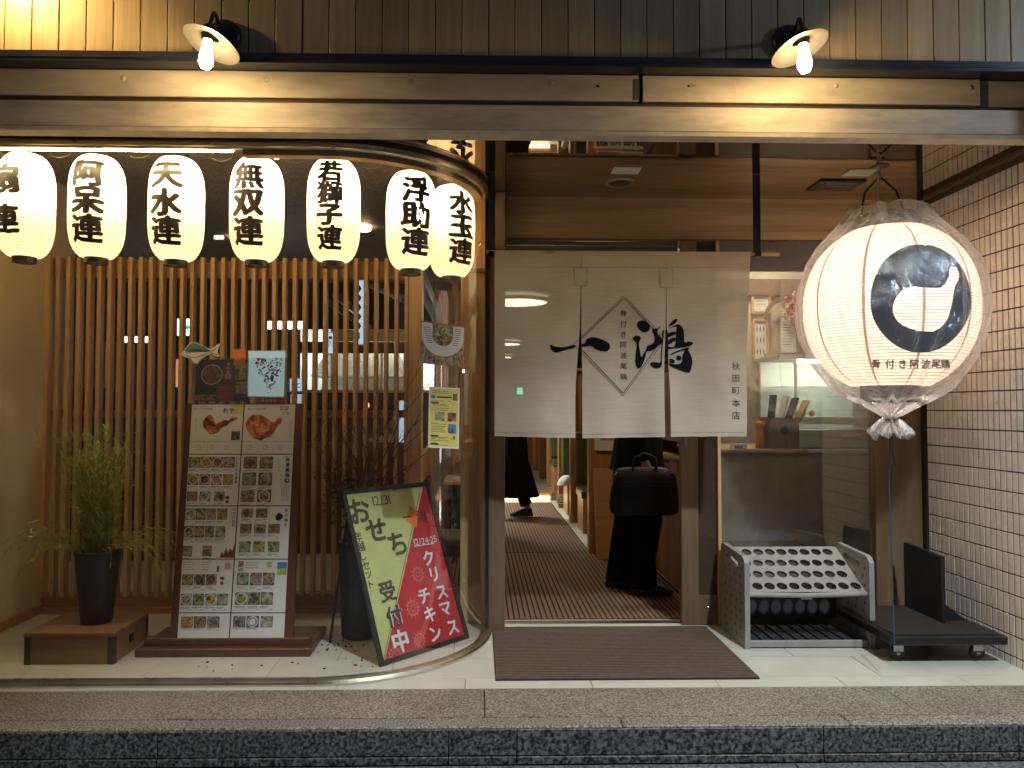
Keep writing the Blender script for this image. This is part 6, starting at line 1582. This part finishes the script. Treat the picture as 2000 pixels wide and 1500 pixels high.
# half wall beside the table
hw = thing('half_wall', 'pine half-height wall with posts between the slats and the dining table', 'partition')
for i in range(8): boxpart('board', (-.44, 5.12 + i * .36 + .002, 0), (-.42, 5.12 + (i + 1) * .36 - .002, .93), M['pine'], hw, bev=.002)
boxpart('cap', (-.46, 5.10, .931), (-.40, 8.0, .975), M['pinex'], hw, bev=.004)
for y in (5.10, 7.95): boxpart('post', (-.465, y, .976), (-.395, y + .08, ZI), M['pine'], hw)
boxpart('far_screen', (-.39, 8.0, 0), (.15, 8.06, ZI), M['pine'], hw)
boxpart('sloping_beam', (-.47, 5.2, 2.2), (-.39, 8.0, 2.32), M['brownwood'], hw)
# table, log post, chair
tb = thing('dining_table', 'small pale wooden table with crossed black legs beyond the chair', 'table')
boxpart('tabletop', (-.29, 6.3, .675), (.14, 6.95, .705), M['tablewood'], tb, bev=.005)
MB().tube([(-.22, 6.42, .674), (.10, 6.42, .0)], .014, 6).build('leg', M['blackmetal'], tb); MB().tube([(.10, 6.45, .674), (-.22, 6.45, .0)], .014, 6).build('leg', M['blackmetal'], tb)
MB().tube([(-.22, 6.82, .674), (.10, 6.82, .0)], .014, 6).build('leg', M['blackmetal'], tb); MB().tube([(.10, 6.85, .674), (-.22, 6.85, .0)], .014, 6).build('leg', M['blackmetal'], tb)
cup = thing('white_cup', 'white cup on the pale wooden table', 'cup', (-.02, 6.42, .706)); MB().lathe([(0, 0), (.028, 0), (.036, .06), (.032, .06), (.026, .006)], 16).build('bowl', M['white'], cup)
tray = thing('napkin_pile', 'folded white napkins on the pale wooden table', 'napkins', (-.14, 6.45, .706)); MB().box((-.08, -.06, 0), (.06, .06, .012)).box((-.07, -.05, .0125), (.065, .055, .022)).build('napkins', M['whitematt'], tray)
lp = thing('log_post', 'thin pale natural log post standing by the dining table', 'post', (X(888, 7.05), 7.05, 0))
MB().tube([(0, 0, 0), (.01, 0, .5), (-.008, 0, 1.0), (.006, 0, 1.6), (0, 0, ZI)], [.032, .028, .03, .026, .03], 10).build('trunk', M['tablewood'], lp)
ch = thing('dining_chair', 'black-framed chair with green seat inside the curved window', 'chair', (-.12, 5.20, 0))
MB().box((-.15, -.2, .40), (.24, .2, .455), bev=.012).build('seat', M['green'], ch)
mb = MB(); mb.add([(-.165, -.19, .42), (-.165, .19, .42), (-.24, .19, .83), (-.24, -.19, .83), (-.14, -.19, .42), (-.14, .19, .42), (-.215, .19, .84), (-.215, -.19, .84)], [(0, 1, 2, 3), (7, 6, 5, 4), (0, 3, 7, 4), (1, 5, 6, 2), (3, 2, 6, 7), (0, 4, 5, 1)]); mb.build('backrest', M['leather'], ch)
MB().box((-.15, -.19, .33), (.23, .19, .399)).build('seat_rail', M['blackplastic'], ch)
for (x, y) in ((-.14, -.18), (.21, -.18), (-.14, .18), (.21, .18)): MB().box((x - .014, y - .014, 0), (x + .014, y + .014, .329)).build('leg', M['blackmetal'], ch)
fr_ = thing('corridor_cabinet', 'dark blue cabinet at the far end of the corridor', 'cabinet', (.35, 18.0, .11)); MB().box((-.35, 0, 0), (.55, .6, 1.3), bev=.01).build('carcass', M['denim'], fr_); MB().box((-.30, -.012, .08), (.5, -.001, 1.2)).build('door', M['navy'], fr_)

# ================================================================ PEOPLE
def skin_body(verts, edges, root, mat, parent, name='body', sub=2):
    """one continuous surface grown over a jointed skeleton"""
    names = list(verts); idx = {n: i for i, n in enumerate(names)}
    me = bpy.data.meshes.new('skeleton'); me.from_pydata([verts[n][0] for n in names], [(idx[a], idx[b]) for a, b in edges], [])
    ob = bpy.data.objects.new('skeleton', me); COL.objects.link(ob)
    sk = ob.modifiers.new('skin', 'SKIN')
    if not me.skin_vertices:
        bm = bmesh.new(); bm.from_mesh(me); bm.verts.layers.skin.verify(); bm.to_mesh(me); bm.free()
    sv = me.skin_vertices[0].data
    for n in names:
        r_ = verts[n][1]; sv[idx[n]].radius = (r_, r_) if not isinstance(r_, tuple) else r_; sv[idx[n]].use_root = (n == root)
    sb_ = ob.modifiers.new('sub', 'SUBSURF'); sb_.levels = sub; sb_.render_levels = sub
    dg = bpy.context.evaluated_depsgraph_get(); dg.update(); m2 = bpy.data.meshes.new_from_object(ob.evaluated_get(dg))
    bpy.data.objects.remove(ob); m2.materials.clear(); m2.materials.append(mat)
    for p in m2.polygons: p.use_smooth = True
    o = bpy.data.objects.new(name, m2); COL.objects.link(o); o.parent = parent; return o
def person(label, loc, rz, pose, seated=False, hair_long=False, group=None):
    """pose: joint name -> local place; the figure faces +X"""
    t = thing('person', label, 'person', loc, group); t.rotation_euler = (0, 0, rz)
    V = {}; E = []
    def j(n, co, r_): V[n] = (Vector(co), r_)
    g = pose
    j('pelvis', g['pelvis'], (.13, .12)); j('waist', g['waist'], (.12, .11)); j('chest', g['chest'], (.15, .13)); j('neckbase', g['neckbase'], .07); j('neck', g['neck'], .052)
    hd = Vector(g['head']); j('jaw', hd + Vector((.02, 0, -.06)), (.062, .07)); j('skull', hd + Vector((0, 0, .02)), (.085, .09)); j('crown', hd + Vector((-.01, 0, .085)), (.06, .065))
    E += [('pelvis', 'waist'), ('waist', 'chest'), ('chest', 'neckbase'), ('neckbase', 'neck'), ('neck', 'jaw'), ('jaw', 'skull'), ('skull', 'crown')]
    j('nose', hd + Vector((.108, 0, -.005)), .010); E.append(('skull', 'nose'))
    for s_ in ('l', 'r'):
        sg = 1 if s_ == 'l' else -1
        j('sh' + s_, g['sh' + s_], .06); j('el' + s_, g['el' + s_], .042); j('wr' + s_, g['wr' + s_], .028)
        E += [('chest', 'sh' + s_), ('sh' + s_, 'el' + s_), ('el' + s_, 'wr' + s_)]
        w = Vector(g['wr' + s_]); d = (w - Vector(g['el' + s_])).normalized(); side = d.cross(Vector((0, 1, 0)))
        side = side.normalized() if side.length > .1 else Vector((1, 0, 0))
        palm = w + d * .06; j('pa' + s_, palm, (.034, .018)); E.append(('wr' + s_, 'pa' + s_))
        for k in range(4):
            o_ = side * (.027 - .018 * k); L = (.072, .08, .074, .06)[k]
            j('f%d%s' % (k, s_), palm + o_ + d * L * .5, .0085); j('g%d%s' % (k, s_), palm + o_ + d * L * .95 + Vector((0, -.012 * sg, 0)), .007)
            E += [('pa' + s_, 'f%d%s' % (k, s_)), ('f%d%s' % (k, s_), 'g%d%s' % (k, s_))]
        j('t' + s_, w + d * .045 + side * .045, .010); j('u' + s_, w + d * .075 + side * .055, .008); E += [('wr' + s_, 't' + s_), ('t' + s_, 'u' + s_)]
        j('hi' + s_, g['hi' + s_], .095); j('kn' + s_, g['kn' + s_], .06); j('an' + s_, g['an' + s_], .038); j('he' + s_, Vector(g['an' + s_]) + Vector((-.03, 0, -.045)), .035); j('to' + s_, g['to' + s_], .032)
        E += [('pelvis', 'hi' + s_), ('hi' + s_, 'kn' + s_), ('kn' + s_, 'an' + s_), ('an' + s_, 'he' + s_), ('he' + s_, 'to' + s_)]
    skin_body(V, E, 'pelvis', M['skin'], t)
    mb = MB(); hp = [(.100, -.05), (.108, 0), (.105, .05), (.085, .095), (.05, .122), (0, .132)]
    if hair_long: hp = [(.085, -.20), (.10, -.12)] + hp
    mb.lathe(hp, 20, c=hd + Vector((-.022, 0, .02))); mb.build('hair', M['hair'], t)
    mb = MB()
    for sg in (-1, 1): mb.lathe([(0, -.008), (.009, 0), (0, .008)], 8, c=hd + Vector((.083, sg * .032, .012)))
    mb.build('eyes', M['ink'], t); MB().box(hd + Vector((.086, -.022, -.048)), hd + Vector((.092, .022, -.042))).build('mouth', M['redornament'], t)
    return t
def tubes(t, name, mat, chains, parent=None):
    mb = MB()
    for pts, rs in chains: mb.tube(pts, rs, 16)
    return mb.build(name, mat, t)
# standing man seen from his right side, facing right
mp0 = Vector((X(1250, 5.4, 1150), 5.42, .008))
std = dict(pelvis=(0, 0, .93), waist=(0, 0, 1.08), chest=(0, 0, 1.30), neckbase=(.0, 0, 1.44), neck=(.01, 0, 1.49), head=(.03, 0, 1.59),
           shl=(0, .19, 1.40), ell=(.04, .24, 1.13), wrl=(.16, .22, .93), shr=(0, -.19, 1.40), elr=(-.03, -.25, 1.13), wrr=(.02, -.25, .90),
           hil=(0, .09, .90), knl=(-.06, .10, .49), anl=(-.15, .12, .09), tol=(.02, .13, .025), hir=(0, -.09, .90), knr=(.05, -.10, .49), anr=(-.01, -.10, .09), tor=(.17, -.10, .025))
man = person('man in long black coat standing in the doorway behind the curtain with a black bag', mp0, R(-6), std)
tubes(man, 'trousers', M['black'], [([(0, .07, .98), (-.02, .09, .80), (-.07, .10, .50), (-.12, .115, .25), (-.14, .12, .055)], [.15, .125, .100, .085, .092]),
                                    ([(0, -.07, .98), (.03, -.09, .80), (.045, -.10, .50), (.02, -.10, .25), (.02, -.10, .055)], [.15, .125, .104, .082, .094])])
MB().loft([((0, 0, .60), .20, .26), ((0, 0, .78), .19, .25), ((0, 0, .98), .17, .23), ((0, 0, 1.15), .16, .22), ((0, 0, 1.32), .155, .225), ((0, 0, 1.42), .12, .20), ((.0, 0, 1.48), .075, .09)]).build('coat', M['black'], man)
tubes(man, 'sleeve', M['black'], [([std['shl'], std['ell'], (.14, .225, .97)], [.085, .068, .055])]); tubes(man, 'sleeve', M['black'], [([std['shr'], std['elr'], (.015, -.25, .95)], [.085, .068, .055])])
for sg, an in ((1, (-.15, .12)), (-1, (-.005, -.10))):
    MB().loft([((an[0] + .07, an[1], .004), .155, .05), ((an[0] + .07, an[1], .03), .158, .052), ((an[0] + .05, an[1], .055), .12, .048), ((an[0] + .0, an[1], .09), .058, .045)]).build('shoe', M['shoe'], man)
bgx, bgy = X(1256, 5.08, 950), 5.06
bg = thing('shoulder_bag', 'black leather briefcase bag hanging at the standing man\'s side', 'bag', (bgx, bgy, .60))
def slab(rows_):
    """soft bag body: rounded boxes stacked from half-width, half-depth and height"""
    m_ = MB(); n = 28; vs = []; fs = []
    for (hw, hd, z, sk) in rows_:
        for k in range(n):
            a = 2 * PI * k / n; c_, s_ = math.cos(a), math.sin(a)
            vs.append((sk + hw * math.copysign(abs(c_) ** .45, c_), hd * math.copysign(abs(s_) ** .6, s_), z))
    for i in range(len(rows_) - 1):
        for k in range(n): fs.append((i * n + k, i * n + (k + 1) % n, (i + 1) * n + (k + 1) % n, (i + 1) * n + k))
    m_.add(vs, fs, 0, True); m_.add(vs[:n], [tuple(range(n))[::-1]]); m_.add(vs[-n:], [tuple(range(n))]); return m_
slab([(.19, .045, 0, 0), (.225, .062, .015, 0), (.232, .066, .08, 0), (.222, .06, .18, .004), (.205, .05, .26, .006), (.18, .032, .305, .004), (.12, .015, .318, 0)]).build('body', M['leather'], bg)
slab([(.15, .012, .03, 0), (.175, .02, .05, 0), (.178, .022, .12, 0), (.165, .016, .20, 0)]).build('front_pocket', M['leather'], bg).location = (0, -.058, 0)
MB().tube([(-.08, -.03, .28), (-.07, -.035, .38), (0, -.04, .41), (.07, -.035, .38), (.08, -.03, .28)], .009, 8).build('handle', M['leather'], bg)
for sx in (-.215, .215): MB().lathe([(0, -.01), (.014, -.008), (.016, 0), (.014, .008)], 10, c=(sx * .85, -.035, .27), mat=Matrix.Rotation(R(90), 3, 'X')).build('ring', M['steel'], bg)
MB().tube([(-.215, 0, .30), (-.16, .05, .62), (-.02, .16, .85)], .012, 6).build('strap', M['leather'], bg)
# walker in a long black coat, one foot lifted behind
wk = dict(pelvis=(0, 0, .93), waist=(.02, 0, 1.08), chest=(.04, 0, 1.30), neckbase=(.05, 0, 1.44), neck=(.06, 0, 1.49), head=(.08, 0, 1.59),
          shl=(.04, .19, 1.40), ell=(.12, .25, 1.14), wrl=(.26, .24, .98), shr=(.04, -.19, 1.40), elr=(-.06, -.25, 1.14), wrr=(.02, -.27, .90),
          hil=(0, .09, .90), knl=(.14, .09, .50), anl=(.20, .09, .09), tol=(.36, .09, .025), hir=(0, -.09, .90), knr=(-.02, -.09, .49), anr=(-.17, -.10, .12), tor=(-.06, -.10, .03))
wp = Vector((X(1003, 9.05, 1000), 9.05, .008))
wlk = person('person in flaring long black coat walking left down the corridor, dark blue shoe', wp, R(180), wk)
MB().loft([((-.04, 0, .26), .27, .24), ((-.03, 0, .42), .23, .23), ((0, 0, .70), .18, .22), ((0, 0, .95), .16, .21), ((.02, 0, 1.15), .15, .20), ((.04, 0, 1.34), .15, .215), ((.045, 0, 1.43), .11, .19), ((.05, 0, 1.48), .07, .085)]).build('coat', M['black'], wlk)
tubes(wlk, 'trousers', M['black'], [([(0, -.08, .9), (-.02, -.09, .49), (-.16, -.10, .15)], [.12, .09, .07]), ([(0, .08, .9), (.14, .09, .5), (.20, .09, .12)], [.12, .09, .07])])
tubes(wlk, 'sleeve', M['black'], [([wk['shl'], wk['ell'], (.23, .24, 1.0)], [.08, .065, .055])]); tubes(wlk, 'sleeve', M['black'], [([wk['shr'], wk['elr'], (.01, -.27, .94)], [.08, .065, .055])])
for an, z0 in (((.20, .09), .004), ((-.17, -.10), .012)):
    MB().loft([((an[0] + .07, an[1], z0), .14, .048), ((an[0] + .07, an[1], z0 + .03), .142, .05), ((an[0] + .04, an[1], z0 + .055), .10, .046), ((an[0], an[1], z0 + .09), .055, .043)]).build('shoe', M['denim'], wlk)
sit = dict(pelvis=(0, 0, .52), waist=(0, 0, .67), chest=(.01, 0, .90), neckbase=(.02, 0, 1.04), neck=(.03, 0, 1.09), head=(.05, 0, 1.19),
           shl=(.01, .18, 1.0), ell=(.06, .23, .76), wrl=(.28, .12, .74), shr=(.01, -.18, 1.0), elr=(.06, -.23, .76), wrr=(.28, -.12, .74),
           hil=(.02, .09, .50), knl=(.42, .10, .50), anl=(.42, .10, .09), tol=(.56, .10, .03), hir=(.02, -.09, .50), knr=(.42, -.10, .50), anr=(.42, -.10, .09), tor=(.56, -.10, .03))
for (px, Y, z, rz, lab, top, lg) in ((921, 7.35, .07, -95, 'woman seated at the pale wooden table, face just showing beside the yellow notice', 'shirt', True), (768, 7.6, 0.0, -80, 'seated diner in a white shirt behind the slats near the red branches', 'shirt', False), (480, 7.9, 0.0, -90, 'seated diner in dark clothes behind the slats by the menu stand', 'black', False)):
    p_ = person(lab, (X(px, Y), Y, z), R(rz), sit, hair_long=lg)
    MB().loft([((0, 0, .47), .15, .18), ((0, 0, .67), .135, .165), ((.01, 0, .88), .15, .205), ((.015, 0, 1.0), .12, .195), ((.02, 0, 1.055), .065, .08)]).build('top', M[top], p_)
    tubes(p_, 'trousers', M['denim'], [([(.0, s_ * .09, .50), (.42, s_ * .10, .51), (.43, s_ * .10, .12)], [.10, .075, .055]) for s_ in (1, -1)])
    tubes(p_, 'sleeve', M[top], [([(.01, s_ * .18, 1.0), (.06, s_ * .23, .76), (.25, s_ * .13, .745)], [.07, .055, .045]) for s_ in (1, -1)])
    st_ = thing('stool', 'dark stool under the ' + lab.split(' behind')[0].split(' seated at')[0].split(',')[0] + (' at the pale table' if lg else (' near the red branches' if top == 'shirt' else ' by the menu stand')), 'stool', (X(px, Y), Y, 0))
    MB().lathe([(0, .40 + z), (.17, .40 + z), (.18, .38 + z), (.18, .35 + z), (0, .35 + z)], 20).build('seat', M['green'], st_); MB().lathe([(.14, 0), (.03, .03), (.03, .349 + z)], 16).build('pedestal', M['blackmetal'], st_)

# ================================================================ ACROSS THE STREET (only reflected in the panes)
ob_ = thing('opposite_building', 'grey shop building with lit windows across the road', 'building')
boxpart('wall', (-12, -9.6, -.165), (14, -9.0, 9), plain('far_render', (.18, .18, .19), .8), ob_)
random.seed(13)
for k in range(9):
    x0 = -11 + k * 2.8
    for z0, h in ((.3, 2.1), (3.6, 1.3)):
        boxpart('window', (x0, -8.999, z0), (x0 + 1.9, -8.98, z0 + h), emit('far_window_glow', random.choice([(.55, .75, 1.0), (.8, .9, 1.0), (1.0, .7, .4)]), random.uniform(.02, .08) * (1.0 if z0 < 1 else .3)), ob_)
        boxpart('window_frame', (x0 + .92, -8.979, z0), (x0 + .98, -8.96, z0 + h), M['blackmetal'], ob_)
